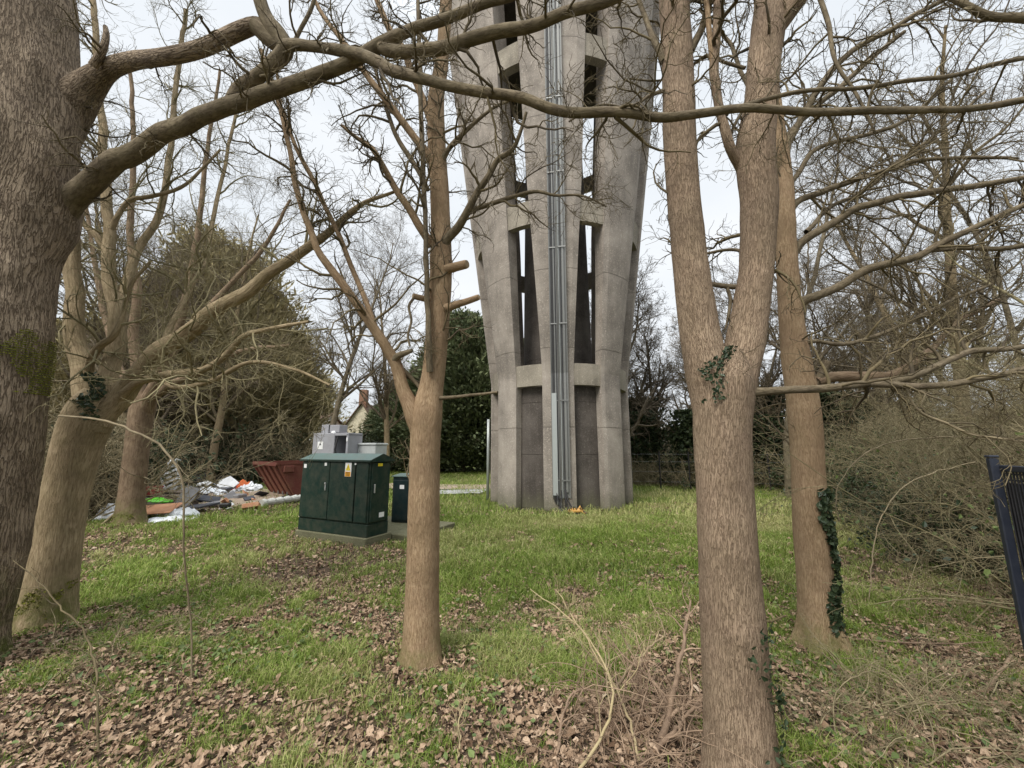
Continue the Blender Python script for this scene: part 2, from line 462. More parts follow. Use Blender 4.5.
M_orange_board = paint('orange_board', (.5, .24, .13), .8, .3, .45, 0, (.6, .42, .28), 5)
M_lime = paint('lime_plastic', (.13, .6, .03), .4, .5, .1)
M_red = paint('faded_red', (.3, .035, .035), .6, .3, .4)
M_slate = paint('slate_panel', (.045, .05, .065), .55, .4, .35)
M_greyboard = paint('grey_board', (.24, .24, .25), .7, .3, .4)
M_wood_old = paint('old_timber', (.17, .14, .11), .85, .2, .5, 0, (.08, .06, .05), 12)
M_black = paint('black_plastic', (.015, .015, .017), .5, .4, .2)
M_galv = paint('galvanised', (.25, .25, .235), .45, .5, .45, .55, (.2, .2, .2), 9)
M_galv_b = paint('galvanised_bright', (.42, .445, .43), .4, .5, .2, .3, (.35, .35, .33), 9)
M_cable = paint('dark_cable', (.03, .03, .033), .6, .3, .2)
M_yellow = paint('yellow_plastic', (.5, .27, .06), .5, .4, .3)
M_label_w = paint('label_white', (.8, .8, .78), .5, .4, .08)
M_label_y = paint('label_yellow', (.8, .6, .03), .5, .4, .08)
M_label_o = paint('label_orange', (.8, .36, .02), .5, .4, .08)
M_label_k = paint('label_black', (.02, .02, .02), .5, .4, .0)
M_fence = paint('fence_blue_black', (.022, .027, .042), .45, .5, .35, .2, (.06, .065, .08), 30)
M_fence_m = paint('fence_mesh_black', (.012, .012, .016), .5, .5, .2)
M_handle = paint('handle_steel', (.6, .6, .6), .3, .5, .15, .7)
M_flint = paint('flint_wall', (.62, .56, .42), .9, .2, .75, 0, (.2, .17, .12), 2.4)
M_render = paint('house_render', (.74, .72, .66), .9, .2, .3, 0, (.4, .38, .3), 1)
M_roof = paint('roof_tiles', (.13, .085, .06), .9, .2, .5, 0, (.06, .05, .04), 2)
M_brick = paint('chimney_brick', (.25, .14, .09), .9, .2, .5, 0, (.12, .08, .06), 4)
M_glass = paint('window_dark', (.05, .06, .07), .1, .6, .05)
M_gravel = paint('gravel_track', (.33, .26, .2), .95, .1, .6, 0, (.2, .16, .12), 4, .5)
M_conc_path = paint('path_concrete', (.36, .36, .35), .95, .1, .5, 0, (.2, .19, .17), 3, .3)
M_cloth_red = paint('cloth_red', (.45, .05, .04), .9, .1, .3)
M_cloth_orange = paint('cloth_orange', (.62, .16, .06), .9, .1, .3)
M_foam = paint('pale_wrap', (.5, .5, .46), .7, .3, .5, 0, (.25, .25, .2), 14)

# ------------------------------------------------------------------ ground
CTRL = [(30,740,.12),(100,700,.25),(60,660,.25),(150,620,.4),(150,570,.65),(240,560,.4),(300,570,.08),(330,600,.12),(230,640,.35),(180,690,.2),(280,650,.5),(340,640,.3),(300,700,.8),(360,725,.5),(265,745,.6),(380,600,.55),(370,560,.45),(460,560,.9),(500,600,.72),(560,560,.95),(450,640,.62),(470,700,.45),(540,680,.68),(500,745,.22),(600,720,.08),(660,680,.1),(650,620,.6),(680,560,.66),(620,580,.8),(250,520,.65),(200,530,.65),(285,514,.85),(650,520,1),(780,520,1),(870,530,.85),(900,560,.22),(850,600,.5),(880,640,.38),(950,640,.12),(800,700,.5),(850,745,.32),(950,720,.15),(990,760,.1),(780,640,.55),(770,580,.8),(560,520,1.05),(470,505,1.05),(110,545,.3),(200,507,.15),(240,500,.1),(150,515,.1),(450,476,.9),(700,490,1),(230,468,1),(-100,700,.2),(1150,700,.15),(-100,520,.2),(1150,520,.15)]
_c = np.array([[*G(a, b)[:2], c] for a, b, c in CTRL])
def _uv(x, y):
    yy = np.maximum(y, .5); return np.stack([x / (yy + .8), np.log(yy + .8) * 1.1], -1)
_cu = _uv(_c[:, 0], _c[:, 1])
def grass_mask(x, y):
    x = np.asarray(x, float); y = np.asarray(y, float); u = _uv(x, y)
    num = np.zeros_like(x); den = np.zeros_like(x) + 1e-9
    for k in range(len(_c)):
        d2 = (u[..., 0] - _cu[k, 0]) ** 2 + (u[..., 1] - _cu[k, 1]) ** 2
        w = 1 / (d2 + .0015) ** 1.6
        num += w * _c[k, 2]; den += w
    base = num / den
    n = fbm(xy(x, y, 1.5), 11, 4) - .5; n2 = fbm(xy(x, y, 5.5), 21, 3) - .5
    base = base + .12 * np.exp(-((x + .2) / 1.0) ** 2) * np.clip((3.6 - y) / .8, 0, 1) - .08 * np.clip((-.5 - x) / .6, 0, 1) * np.clip((7.2 - y) / 1.5, 0, 1)
    return np.clip(base * .92 + .02 + n * .95 + n2 * 1.5, 0, 1)

def ground():
    t = np.linspace(-1, 1, 430)
    X = np.sinh(t * 5.6) / math.sinh(5.6) * 900
    s = np.linspace(0, 1, 470)
    Y = -12 + np.concatenate([np.linspace(0, 13, 40, endpoint=False), 13 + (np.sinh(s[40:] * 6.0) - math.sinh(s[40] * 6.0)) / math.sinh(6) * 1500 * .98])
    gx, gy = np.meshgrid(X, Y); z = gz(gx, gy)
    V = np.stack([gx, gy, z], -1).reshape(-1, 3)
    nx, ny = len(X), len(Y); i = np.arange(ny - 1)[:, None] * nx; j = np.arange(nx - 1)[None]
    Q = np.stack([i + j, i + j + 1, i + nx + j + 1, i + nx + j], -1).reshape(-1, 4)
    o = mk('ground', V, [Q], M_ground, None, {'grass': grass_mask(gx, gy).ravel()}, True)
    tag(o, kind='structure')
ground()

def blocked(x, y):
    """no grass inside slab, tower, gravel"""
    b = (x - TX) ** 2 + (y - TY) ** 2 < 2.15 ** 2
    return b
TX, TY = 1.52, 12.7

# grass blades ---------------------------------------------------------------
def blades(name, n, ymin, ymax, hgt, wid, label, thr=.42, drymul=1.0, spread=1.45):
    g = np.random.default_rng(hash(name) % 1000 if False else len(name) * 37 + int(ymin * 10))
    y = ymin + (ymax - ymin) * g.random(n * 2) ** .9
    x = (g.random(n * 2) * 2 - 1) * (y * spread + 1.0)
    gm = grass_mask(x, y)
    keep = (gm + (g.random(len(x)) - .5) * .62 > thr) & ~blocked(x, y)
    keep |= g.random(len(x)) < .05
    x, y, gm = x[keep][:n], y[keep][:n], gm[keep][:n]
    n = len(x)
    z = gz(x, y)
    tuft = fbm(xy(x, y, 2.4), 31, 3)
    h = hgt * (.45 + .9 * g.random(n)) * (.5 + 1.3 * tuft) * (.6 + .5 * gm)
    a = g.random(n) * 2 * math.pi; lean = h * (.25 + .9 * g.random(n))
    dx, dy = np.cos(a), np.sin(a)
    w = wid * (.6 + .8 * g.random(n)) * .5
    b = a + math.pi / 2 + g.standard_normal(n) * .5; wx, wy = np.cos(b) * w, np.sin(b) * w
    base = np.stack([x, y, z - .005], -1); sd = np.stack([wx, wy, np.zeros(n)], -1); ln = np.stack([dx, dy, np.zeros(n)], -1)
    up = np.array([0, 0, 1.])
    mid = base + ln * (lean * .3)[:, None] + up * (h * .62)[:, None]
    tip = base + ln * lean[:, None] + up * (h * (.98 - .25 * g.random(n)))[:, None]
    V = np.stack([base - sd, base + sd, mid + sd * .8, mid - sd * .8, tip], 1).reshape(-1, 3)
    i = np.arange(n) * 5
    Q = np.stack([i, i + 1, i + 2, i + 3], -1); T = np.stack([i + 3, i + 2, i + 4], -1)
    dry = np.clip((fbm(xy(x, y, .8), 41, 3) - .5) * 1.7 - .02 + .75 * np.exp(-((x - 6.0) / 4.0) ** 2 - ((y - 11) / 4.5) ** 2) * drymul + .75 * (g.random(n) < .2), 0, 1)
    rn = np.clip(g.random(n) * .7 + .3 * tuft, 0, 1)
    o = mk(name, V, [Q, T], M_grass, None, {'rnd': np.repeat(rn, 5), 'dry': np.repeat(dry, 5)}, False)
    tag(o, label, 'grass', kind='stuff'); return o
blades('grass', 165000, 1.9, 4.6, .068, .0042, 'short green grass growing in patches through the leaf litter', .47)
blades('grass', 170000, 4.4, 9.5, .09, .008, 'rough green lawn between the trees and the tower', .4)
blades('grass', 150000, 9.0, 30, .12, .017, 'pale green lawn around the foot of the tower and beyond', .3)

# leaf litter ------------------------------------------------------------------
def litter(name, n, ymin, ymax, size, label, pw=1.0, lo=.55):
    g = np.random.default_rng(int(ymin * 100) + 5)
    y = ymin + (ymax - ymin) * g.random(n * 3) ** pw
    x = (g.random(n * 3) * 2 - 1) * (y * 1.45 + 1.0)
    gm = grass_mask(x, y)
    keep = ((gm + (g.random(len(x)) - .5) * .8 < lo) | (g.random(len(x)) < .13)) & ~blocked(x, y)
    x, y = x[keep][:n], y[keep][:n]; n = len(x)
    s = size * (.35 + 1.25 * g.random(n) ** 1.8); z = gz(x, y) + .004 + g.random(n) ** 2 * .035
    # lobed leaf: 9 outline points + centre, folded along its mid-rib and curled
    ang = np.linspace(0, 2 * math.pi, 10, endpoint=False)
    rad = np.array([1.0, .72, .85, .66, .7, .5, .7, .66, .85, .72])
    rr = rad[None] * (.8 + .4 * g.random((n, 10)))
    lx = rr * np.cos(ang); ly = rr * np.sin(ang) * (.35 + .5 * g.random(n))[:, None]
    fold = g.random(n) * 1.0 - .25; curl = g.standard_normal(n) * .55
    lz = np.abs(ly) * fold[:, None] + lx ** 2 * curl[:, None] + .12 * g.standard_normal((n, 10))
    Lp = np.stack([lx, ly, lz], -1)
    Lp = np.concatenate([np.zeros((n, 1, 3)), Lp], 1) * s[:, None, None]
    yaw = g.random(n) * 2 * math.pi; pt = g.standard_normal(n) * .2; rl = g.standard_normal(n) * .2
    def rot(v, a, i, j):
        c, s_ = np.cos(a)[:, None], np.sin(a)[:, None]; u = v.copy()
        u[..., i] = v[..., i] * c - v[..., j] * s_; u[..., j] = v[..., i] * s_ + v[..., j] * c; return u
    Lp = rot(Lp, pt, 0, 2); Lp = rot(Lp, rl, 1, 2); Lp = rot(Lp, yaw, 0, 1)
    mz = Lp[..., 2].min(1)
    V = Lp + np.stack([x, y, z - np.minimum(mz, 0) * .7], -1)[:, None]
    i = np.arange(n)[:, None] * 11; k = np.arange(10)[None]
    T = np.stack([i + 0 * k, i + 1 + k, i + 1 + (k + 1) % 10], -1).reshape(-1, 3)
    rn = np.clip(g.normal(.37, .22, n), 0, 1)
    o = mk(name, V.reshape(-1, 3), [T], M_litter, None, {'rnd': np.repeat(rn, 11)}, False)
    tag(o, label, 'leaf litter', kind='stuff')
litter('leaf_litter', 60000, 1.9, 5.2, .023, 'crisp brown dead leaves carpeting the near ground', .9)
litter('leaf_litter', 34000, 5.0, 12, .034, 'scattered brown dead leaves further off among grass', .9)

M_cut = paint('sawn_wood', (.36, .27, .17), .9, .1, .6, 0, (.16, .11, .07), 60)
# ------------------------------------------------------------------ hero trees
def tree_base(name, label, cat, rows, Y0=None):
    b = rows[0]; return b
def bumps_on(V, out, lst):
    v = V.reshape(-1, 3); o = out.reshape(-1, 3)
    dz = v[:, 1] * CP + (v[:, 2] - CZ) * SP; vy = -v[:, 1] * SP + (v[:, 2] - CZ) * CP
    px = 512 + F * v[:, 0] / dz; py = 384 - F * vy / dz
    face = ((v - np.array([0, 0, CZ])) * o).sum(1) < 0
    for (bx, by, s1, s2, am) in lst:
        w = np.exp(-((px - bx) / s1) ** 2 / 2 - ((py - by) / s2) ** 2 / 2) * (1 if am > .03 else face)
        v += o * (w * am)[:, None]
    return v.reshape(V.shape)
BUMPS = []
def smooth_tube(rows, n, sides, lump=.06, seed=0, flare=0.0, fine=.0, ls=2.2, wob=0.0):
    S, L = spline(rows, n)
    Pt, Rd = S[:, :3].copy(), S[:, 3].copy()
    if wob:
        tt = np.linspace(0, L, n); env = np.clip(tt / .15, 0, 1)
        for k in range(3):
            q = np.stack([tt * 3.2 + seed * 3.7, tt * 0 + k * 9.1, tt * 0 + seed], -1)
            Pt[:, k] += (fbm(q, 5, 2) - .5) * 2 * wob * env * (Rd * .28 + .009)
    if flare:
        s = np.linspace(0, L, n); Rd *= 1 + flare * np.exp(-s / .16)
    V, Q, B = tubes(Pt[None], Rd[None], sides)
    V = V.reshape(n, sides, 3); c = Pt[:, None]; out = norm(V - c)
    nn = fbm(B.reshape(n, sides, 3) * np.array([ls, ls, ls * .6]) + seed * 7.1, seed, 3) - .5
    amp = Rd[:, None] * lump * 2
    V = V + out * (nn * amp)[..., None]
    if fine:
        f = fbm(B.reshape(n, sides, 3) * np.array([24, 24, 8.0]) + seed, seed + 9, 2) - .5
        V = V + out * (f * fine)[..., None]
    if flare:
        a = np.arange(sides) / sides * 2 * math.pi
        lob = (.5 + .5 * np.cos(a * 5 + seed))[None] * np.exp(-np.linspace(0, L, n) / .13)[:, None]
        V = V + out * (lob * Rd[:, None] * .35)[..., None]
    if BUMPS: V = bumps_on(V, np.broadcast_to(out, V.shape), BUMPS)
    return V.reshape(-1, 3), Q, B, Pt, Rd, L
class Hero:
    def __init__(s, name, label, base, seed, group=None):
        s.root = thing(name, label, 'tree', base, group); s.limbs = []; s.seed = seed; s.g = np.random.default_rng(seed)
    def stem(s, rows, mat, name='limb', n=40, sides=16, lump=.06, flare=0, fine=0, twigs=True, jitter=0.0, world=False, dens=1.0, cap=False, wob=1.0):
        rw = rows if world else pix(rows)
        rw = [list(r) for r in rw]
        if jitter:
            for r in rw[1:]:
                for k in range(3): r[k] += s.g.normal(0, jitter)
        if cap: rw.append([*(np.array(rw[-1][:3]) + (np.array(rw[-1][:3]) - np.array(rw[-2][:3])) * .02), rw[-1][3] * .9]); 
        s.k = getattr(s, 'k', 0) + 1
        V, Q, B, Pt, Rd, L = smooth_tube(rw, n, sides, lump, s.seed + s.k, flare, fine, wob=0 if (name == 'trunk' or cap) else wob)
        if cap:   # close the cut end
            last = len(V) - sides; V = np.vstack([V, Pt[-1][None]]); B = np.vstack([B, B[-1:]])
            T = np.array([[last + i, last + (i + 1) % sides, len(V) - 1] for i in range(sides)])
            if mat is M_bark_slim:
                lo = mk(name, V[:-1], [Q], mat, s.root, {'bark': B[:-1], 'rnd': np.full(len(V) - 1, .5)}, True)
                ring = V[last:]; cf = mk('cut_face', ring, [T - last], M_cut, lo)
            else: mk(name, V, [Q, T], mat, s.root, {'bark': B, 'rnd': np.full(len(V), .5)}, True)
        else:
            mk(name, V, [Q], mat, s.root, {'bark': B, 'rnd': np.full(len(V), .5)}, True)
        if twigs:
            S, L = spline([[*p, r] for p, r in zip(Pt[::max(1, n // 14)], Rd[::max(1, n // 14)])], 16)
            s.limbs.append((S[:, :3], S[:, 3], L, dens))
        return Pt, Rd
    def crown(s, mat, per_m=3.2, L1=.9, up=.03, wander=.2, extra=1.0, name='crown', r1=.35, ylo=None, l3=4):
        Pt = np.array([l[0] for l in s.limbs]); Rd = np.array([l[1] for l in s.limbs])
        cnt = np.array([max(2, int(l[2] * per_m * l[3] + .5)) if l[3] > 0 else 0 for l in s.limbs])
        Rd1 = np.minimum(Rd, .022)
        a, ra = sprout(Pt, Rd1, cnt, .12, 1, .95, L1, 9, wander, up, .55, s.g, .0026)
        ra = np.maximum(ra, .0022)
        b, rb = sprout(a, ra, 6, .15, 1, .8, L1 * .5, 7, wander * 1.35, up, .6, s.g, .0018)
        c, rc = sprout(b, rb, l3, .2, 1, .8, L1 * .22, 5, wander * 1.5, up, .7, s.g, .0014)
        tube_obj(name, [(a, ra, 5), (b, rb, 4), (c, rc, 3)], mat, s.root)

# --- 1. big furrowed tree at the left edge
Yb = 3.05
b0 = P(-78, 684, Yb); b0[2] = 0
big = Hero('sycamore_tree', 'massive old tree with deeply furrowed bark filling the left edge', (b0[0], b0[1], 0), 11)
BUMPS[:] = [(66, 212, 26, 30, .09), (80, 108, 16, 28, .07), (46, 150, 12, 20, .035), (18, 278, 14, 3, -.05), (18, 268, 14, 5, .03), (58, 235, 10, 12, .04), (30, 60, 10, 14, .025), (24, 205, 9, 12, .02), (40, 330, 10, 30, .015), (52, 262, 14, 3, -.025), (62, 172, 10, 3, -.03), (40, 118, 12, 3, -.02)]
big.stem([(-84,700,Yb,170),(-70,640,Yb,158),(-46,560,Yb,152),(-31,480,Yb,150),(-16,400,Yb,146),(-9,300,Yb,146),(-2,220,Yb,142),(14,150,Yb,142),(14,80,Yb,132),(14,0,Yb,134),(12,-90,Yb,130),(4,-260,Yb,130),(-20,-600,Yb,110)],
         M_bark_big, 'trunk', 170, 84, .1, .25, .016, twigs=False)
BUMPS[:] = []
ba = big.stem([(-2,275,3.05,40),(36,238,3.2,40),(62,212,3.22,36),(86,190,3.15,31),(112,168,3.02,28),(160,136,2.8,24),(230,106,2.5,21),(291,86,2.4,19),(341,66,2.3,17),(380,46,2.25,17),(402,34,2.2,14),(443,20,2.15,13),(477,7,2.1,12),(520,-8,2.05,11),(620,-60,1.9,9)], M_bark_limb, n=90, sides=20, lump=.07, dens=.9)
big.stem([(380,47,2.25,14),(395,52,2.22,15),(430,51,2.15,16),(460,43,2.1,16),(500,31,2.05,16),(530,26,2.0,15),(565,14,1.95,14),(610,-1,1.9,13),(680,-40,1.8,11)], M_bark_limb, n=50, sides=16, dens=.9)
big.stem([(228,106,2.5,16),(242,88,2.5,18),(264,71,2.45,18),(286,49,2.4,20),(280,36,2.4,17),(270,22,2.38,14),(261,0,2.35,13),(250,-50,2.3,12)], M_bark_limb, n=50, sides=16, dens=.8)
big.stem([(4,200,3.05,60),(42,145,3.2,74),(70,106,3.22,62),(92,82,3.15,42),(108,69,3.05,29),(132,61,2.9,23),(165,57,2.58,21),(203,48,2.5,22),(237,32,2.45,22),(257,24,2.4,20)], M_bark_big, n=50, sides=20, lump=.14, dens=.5, cap=True)
big.stem([(93,66,2.95,13),(104,52,2.92,11),(107,38,2.9,8),(106,27,2.9,5)], M_bark_big, n=14, sides=10, dens=.6)
long_ = big.stem([(257,26,2.4,18),(272,40,2.4,18),(290,47,2.38,15),(320,48,2.3,12),(341,51,2.25,13),(375,63,2.15,13),(399,74,2.08,13),(430,81,2.0,12),(470,90,1.95,12),(521,98,1.9,12),(565,110,1.84,12),(610,113,1.8,11.5),(657,117,1.76,11),(700,112,1.74,10),(772,111,1.74,9),(829,111,1.74,8.5),(904,110,1.74,8),(961,108,1.74,7),(1024,99,1.74,7),(1120,80,1.74,5)], M_bark_limb, n=130, sides=14, lump=.09, dens=1.0)
big.stem([(700,112,1.74,4.5),(734,108,1.74,5),(772,98,1.75,5),(810,91,1.76,5),(851,87,1.78,5),(885,85,1.8,5),(942,76,1.82,5),(980,68,1.84,5),(1024,59,1.86,5),(1100,44,1.9,4)], M_bark_limb, n=50, sides=10, dens=1.1)
big.stem([(817,-10,1.9,6),(829,23,1.88,6),(834,57,1.86,5),(851,87,1.84,4.5),(862,110,1.82,4),(874,132,1.8,3)], M_bark_limb, n=24, sides=8, dens=1)
big.stem([(1110,30,1.9,15),(1024,19,1.95,12),(991,17,1.98,11),(965,4,2.0,10),(930,-12,2.05,9),(880,-40,2.1,8)], M_bark_limb, n=30, sides=12, dens=.8)
big.stem([(290,50,2.4,5),(300,30,2.38,5),(312,5,2.35,4.5),(320,-30,2.3,4)], M_bark_limb, n=14, sides=8, dens=1)
big.stem([(-30,-60,3.0,40),(60,-120,2.8,30),(200,-160,2.6,24),(380,-150,2.3,18),(600,-160,2.1,13)], M_bark_limb, n=40, sides=14, dens=.5)
big.crown(M_twig_near, 4.2, .55, .0, .26, l3=5)

# --- 2. olive smooth-barked tree behind it
Y2 = 3.9
b0 = P(42, 628, Y2)
sec = Hero('beech_tree', 'pale olive tree with thick leaning trunk that forks low, behind the big left trunk', (b0[0], b0[1], 0), 22)
sec.stem([(38,640,Y2,74),(47,600,Y2,62),(56,550,Y2,54),(65,500,Y2,52),(77,450,Y2,54),(88,420,Y2,56),(95,402,Y2,48),(99,390,Y2,30)], M_bark_smooth, 'trunk', 70, 40, .05, .22, .004, twigs=False)
sec.stem([(90,425,Y2,30),(84,385,Y2+.05,27),(79,350,Y2+.1,24),(75,310,Y2+.15,22),(72,274,Y2+.2,20),(66,200,Y2+.3,18),(60,100,Y2+.5,14)], M_bark_smooth, n=30, sides=18, dens=.6)
sec.stem([(98,425,Y2,32),(109,388,Y2,24),(114,342,Y2+.05,21),(118,312,Y2+.1,20),(110,284,Y2+.15,16),(110,240,Y2+.2,14),(108,200,Y2+.3,12),(102,140,Y2+.4,10),(97,60,Y2+.6,8),(90,-40,Y2+.8,6)], M_bark_smooth, n=50, sides=14)
sec.stem([(116,318,Y2+.1,16),(124,295,Y2+.2,13),(132,270,Y2+.3,11),(142,244,Y2+.4,10),(158,218,Y2+.5,9),(168,174,Y2+.6,8),(171,145,Y2+.7,7),(176,90,Y2+.9,6),(186,10,Y2+1.1,5)], M_bark_smooth, n=44, sides=12)
sec.stem([(94,428,Y2,32),(118,398,Y2,25),(146,365,Y2-.1,21),(162,348,Y2-.2,19),(196,328,Y2-.3,17),(210,314,Y2-.35,16),(244,294,Y2-.45,14),(271,274,Y2-.5,12),(315,245,Y2-.6,10),(334,229,Y2-.65,8),(365,203,Y2-.7,5),(400,190,Y2-.75,3)], M_bark_smooth, n=70, sides=16)
sec.stem([(118,400,Y2,16),(135,386,Y2-.1,9),(162,377,Y2-.2,8),(203,370,Y2-.3,7),(225,355,Y2-.4,7),(240,338,Y2-.5,6),(262,330,Y2-.6,5),(310,322,Y2-.7,3)], M_bark_smooth, n=40, sides=10, dens=1.3)
sec.stem([(150,370,Y2-.2,7),(178,388,Y2-.3,5),(215,380,Y2-.5,5),(250,362,Y2-.6,4),(290,368,Y2-.7,3),(330,385,Y2-.8,2)], M_bark_smooth, n=30, sides=8, dens=1.3)
sec.stem([(88,376,Y2+.02,12),(95,352,Y2-.1,10),(115,335,Y2-.2,8),(122,318,Y2-.2,7),(130,290,Y2-.2,5),(150,262,Y2-.2,4)], M_bark_smooth, n=30, sides=10, dens=1.2)
sec.stem([(110,255,Y2+.2,8),(98,238,Y2+.2,7),(84,225,Y2+.2,6),(70,200,Y2+.2,5),(50,150,Y2+.3,4)], M_bark_smooth, n=20, sides=8)
sec.stem([(110,232,Y2+.2,8),(118,218,Y2+.2,7),(129,202,Y2+.2,6),(150,197,Y2+.2,5),(185,185,Y2+.2,4),(220,150,Y2+.2,3)], M_bark_smooth, n=24, sides=8)
sec.stem([(162,348,Y2-.2,8),(168,330,Y2-.1,7),(190,290,Y2+.1,6),(205,262,Y2+.3,6),(214,215,Y2+.5,5),(226,160,Y2+.7,4),(240,90,Y2+.9,3)], M_bark_smooth, n=30, sides=8)
sec.crown(M_twig_olive, 5.0, 1.0, .02, .2, l3=5)

# --- 3. red-brown tree by the rubbish
Y3 = 8.7
b0 = P(130, 525, Y3)
thr = Hero('maple_tree', 'red brown tree with moss skirt standing in front of the dumped rubbish', (b0[0], b0[1], 0), 33)
thr.stem([(129,533,Y3,40),(131,500,Y3,29),(135,465,Y3,27),(139,430,Y3,27),(143,405,Y3,28),(146,392,Y3,24)], M_bark_red, 'trunk', 40, 26, .07, .25, .006, twigs=False)
for rows in ([(143,415,Y3,18),(138,380,Y3,14),(133,340,Y3,12),(136,290,Y3,10),(130,230,Y3,8),(134,150,Y3,6),(130,60,Y3,4)],
             [(147,410,Y3,18),(158,378,Y3-.3,14),(170,345,Y3-.5,12),(186,300,Y3-.6,9),(196,240,Y3-.6,7),(206,160,Y3-.5,5),(220,70,Y3-.5,3)],
             [(150,400,Y3,10),(170,385,Y3-.5,8),(200,372,Y3-.9,7),(240,352,Y3-1.2,5),(290,345,Y3-1.5,3)],
             [(140,395,Y3,9),(120,370,Y3,8),(108,330,Y3+.3,7),(96,270,Y3+.5,6),(84,190,Y3+.6,4)],
             [(160,372,Y3-.3,8),(190,330,Y3+.2,7),(225,290,Y3+.6,6),(262,250,Y3+.8,5),(290,200,Y3+1,3)]):
    thr.stem(rows, M_bark_red, n=30, sides=10)
thr.crown(M_twig_olive, 2.4, 1.5, .03, .22, r1=.4)

# --- 4. slim tree in the centre
Y4 = 3.2
b0 = P(421, 668, Y4)
slim = Hero('young_maple_tree', 'slim tan trunk in the centre, forking at mid height, with two sawn stubs', (b0[0], b0[1], 0), 44)
BUMPS[:] = [(436, 262, 11, 3, .012), (425, 452, 4, 4, .008), (418, 408, 3, 12, .01), (436, 412, 3, 12, .01), (427, 398, 2, 14, -.01), (441, 330, 5, 3, .007), (426, 560, 5, 6, .005), (414, 510, 4, 8, .005), (440, 180, 4, 3, .007)]
slim.stem([(421,676,Y4,42),(421.5,650,Y4,36),(422,600,Y4,34),(424,500,Y4,31.5),(425.5,440,Y4,31),(427,415,Y4,31),(431,390,Y4,25),(435,360,Y4,23),(438,320,Y4,23),(441,268,Y4,22),(440,200,Y4+.05,19),(437,150,Y4+.08,18),(436,100,Y4+.1,17),(442,60,Y4+.12,14),(446,0,Y4+.15,12),(450,-100,Y4+.2,10),(455,-260,Y4+.2,8)], M_bark_slim, 'trunk', 150, 32, .06, .22, .004, dens=.25)
slim.stem([(419,432,Y4,18),(412,408,Y4-.02,17),(403,387,Y4-.04,14),(396,368,Y4-.06,13),(388,350,Y4-.08,11),(379,334,Y4-.1,10),(366,318,Y4-.14,9),(350,296,Y4-.2,8.5),(334,272,Y4-.25,8),(318,250,Y4-.3,7),(309,226,Y4-.3,6.5),(301,203,Y4-.3,6),(295,176,Y4-.3,6),(291,149,Y4-.3,5),(277,101,Y4-.3,4),(262,50,Y4-.3,3)], M_bark_slim, n=60, sides=14)
slim.stem([(379,336,Y4-.1,6),(366,300,Y4-.1,5.5),(342,243,Y4-.1,5),(318,190,Y4-.1,4.5),(294,142,Y4-.1,4),(281,105,Y4-.1,3),(276,60,Y4-.1,2.5)], M_bark_slim, n=34, sides=8)
slim.stem([(392,362,Y4-.06,9),(398,356,Y4-.1,7),(408,352,Y4-.12,5),(413,350,Y4-.12,3.5)], M_bark_limb, n=14, sides=10, dens=0, cap=True)
slim.stem([(396,364,Y4-.06,5),(406,372,Y4-.03,4.5),(416,382,Y4,4),(424,392,Y4,3)], M_bark_limb, n=14, sides=8, dens=0)
slim.stem([(430,372,Y4-.12,7),(428,330,Y4-.14,6),(426,260,Y4-.14,5),(423,169,Y4-.14,5),(421,85,Y4-.14,4.5),(418,0,Y4-.14,4),(416,-80,Y4-.14,3)], M_bark_limb, n=40, sides=9, dens=.5)
slim.stem([(444,270,Y4-.04,10),(455,267,Y4-.1,9),(467,264,Y4-.16,8.5)], M_bark_slim, n=10, sides=12, lump=.12, dens=0, cap=True)
slim.stem([(443,310,Y4-.04,10),(455,305,Y4-.1,7.5),(468,301,Y4-.16,6.5),(479,297,Y4-.2,6)], M_bark_slim, n=12, sides=12, lump=.12, dens=0, cap=True)
slim.stem([(432,300,Y4-.05,7),(421,298,Y4-.1,6),(413,296,Y4-.14,6)], M_bark_slim, n=8, sides=10, dens=0, cap=True)
slim.stem([(414,298,Y4-.14,3),(409,306,Y4-.15,3),(411,320,Y4-.15,2.5),(408,334,Y4-.15,2.5),(410,346,Y4-.15,2)], M_bark_limb, n=16, sides=7, dens=.6)
slim.stem([(440,398,Y4-.05,4),(456,397,Y4-.15,3.3),(475,395,Y4-.25,3),(498,392,Y4-.35,2.6)], M_bark_limb, n=16, sides=8, dens=.0)
slim.stem([(436,258,Y4,12),(445,240,Y4-.06,10),(457,227,Y4-.12,9),(467,212,Y4-.18,8),(477,193,Y4-.24,7),(488,176,Y4-.3,6.5),(497,160,Y4-.34,6),(515,147,Y4-.4,4.5),(527,112,Y4-.5,3)], M_bark_limb, n=40, sides=10)
slim.stem([(468,211,Y4-.18,5),(490,203,Y4-.25,5),(511,196,Y4-.3,4.5),(535,191,Y4-.35,4),(555,195,Y4-.4,3),(582,195,Y4-.45,2.2),(606,206,Y4-.5,1.8)], M_bark_limb, n=34, sides=8, dens=1.2)
slim.stem([(440,166,Y4+.05,7),(450,148,Y4,5.5),(464,132,Y4-.05,5),(480,118,Y4-.1,4),(498,105,Y4-.15,3.5),(520,98,Y4-.2,2.5)], M_bark_limb, n=26, sides=8)
slim.stem([(432,246,Y4,9),(423,232,Y4-.04,8),(406,203,Y4-.1,7),(389,176,Y4-.15,6),(372,149,Y4-.2,5),(356,137,Y4-.2,4),(341,125,Y4-.25,3)], M_bark_slim, n=34, sides=10)
slim.stem([(434,165,Y4+.05,9),(424,149,Y4,8),(405,124,Y4-.05,7.5),(386,101,Y4-.1,7),(362,68,Y4-.15,6),(340,36,Y4-.2,5),(318,7,Y4-.2,4),(300,-30,Y4-.2,3)], M_bark_slim, n=36, sides=10)
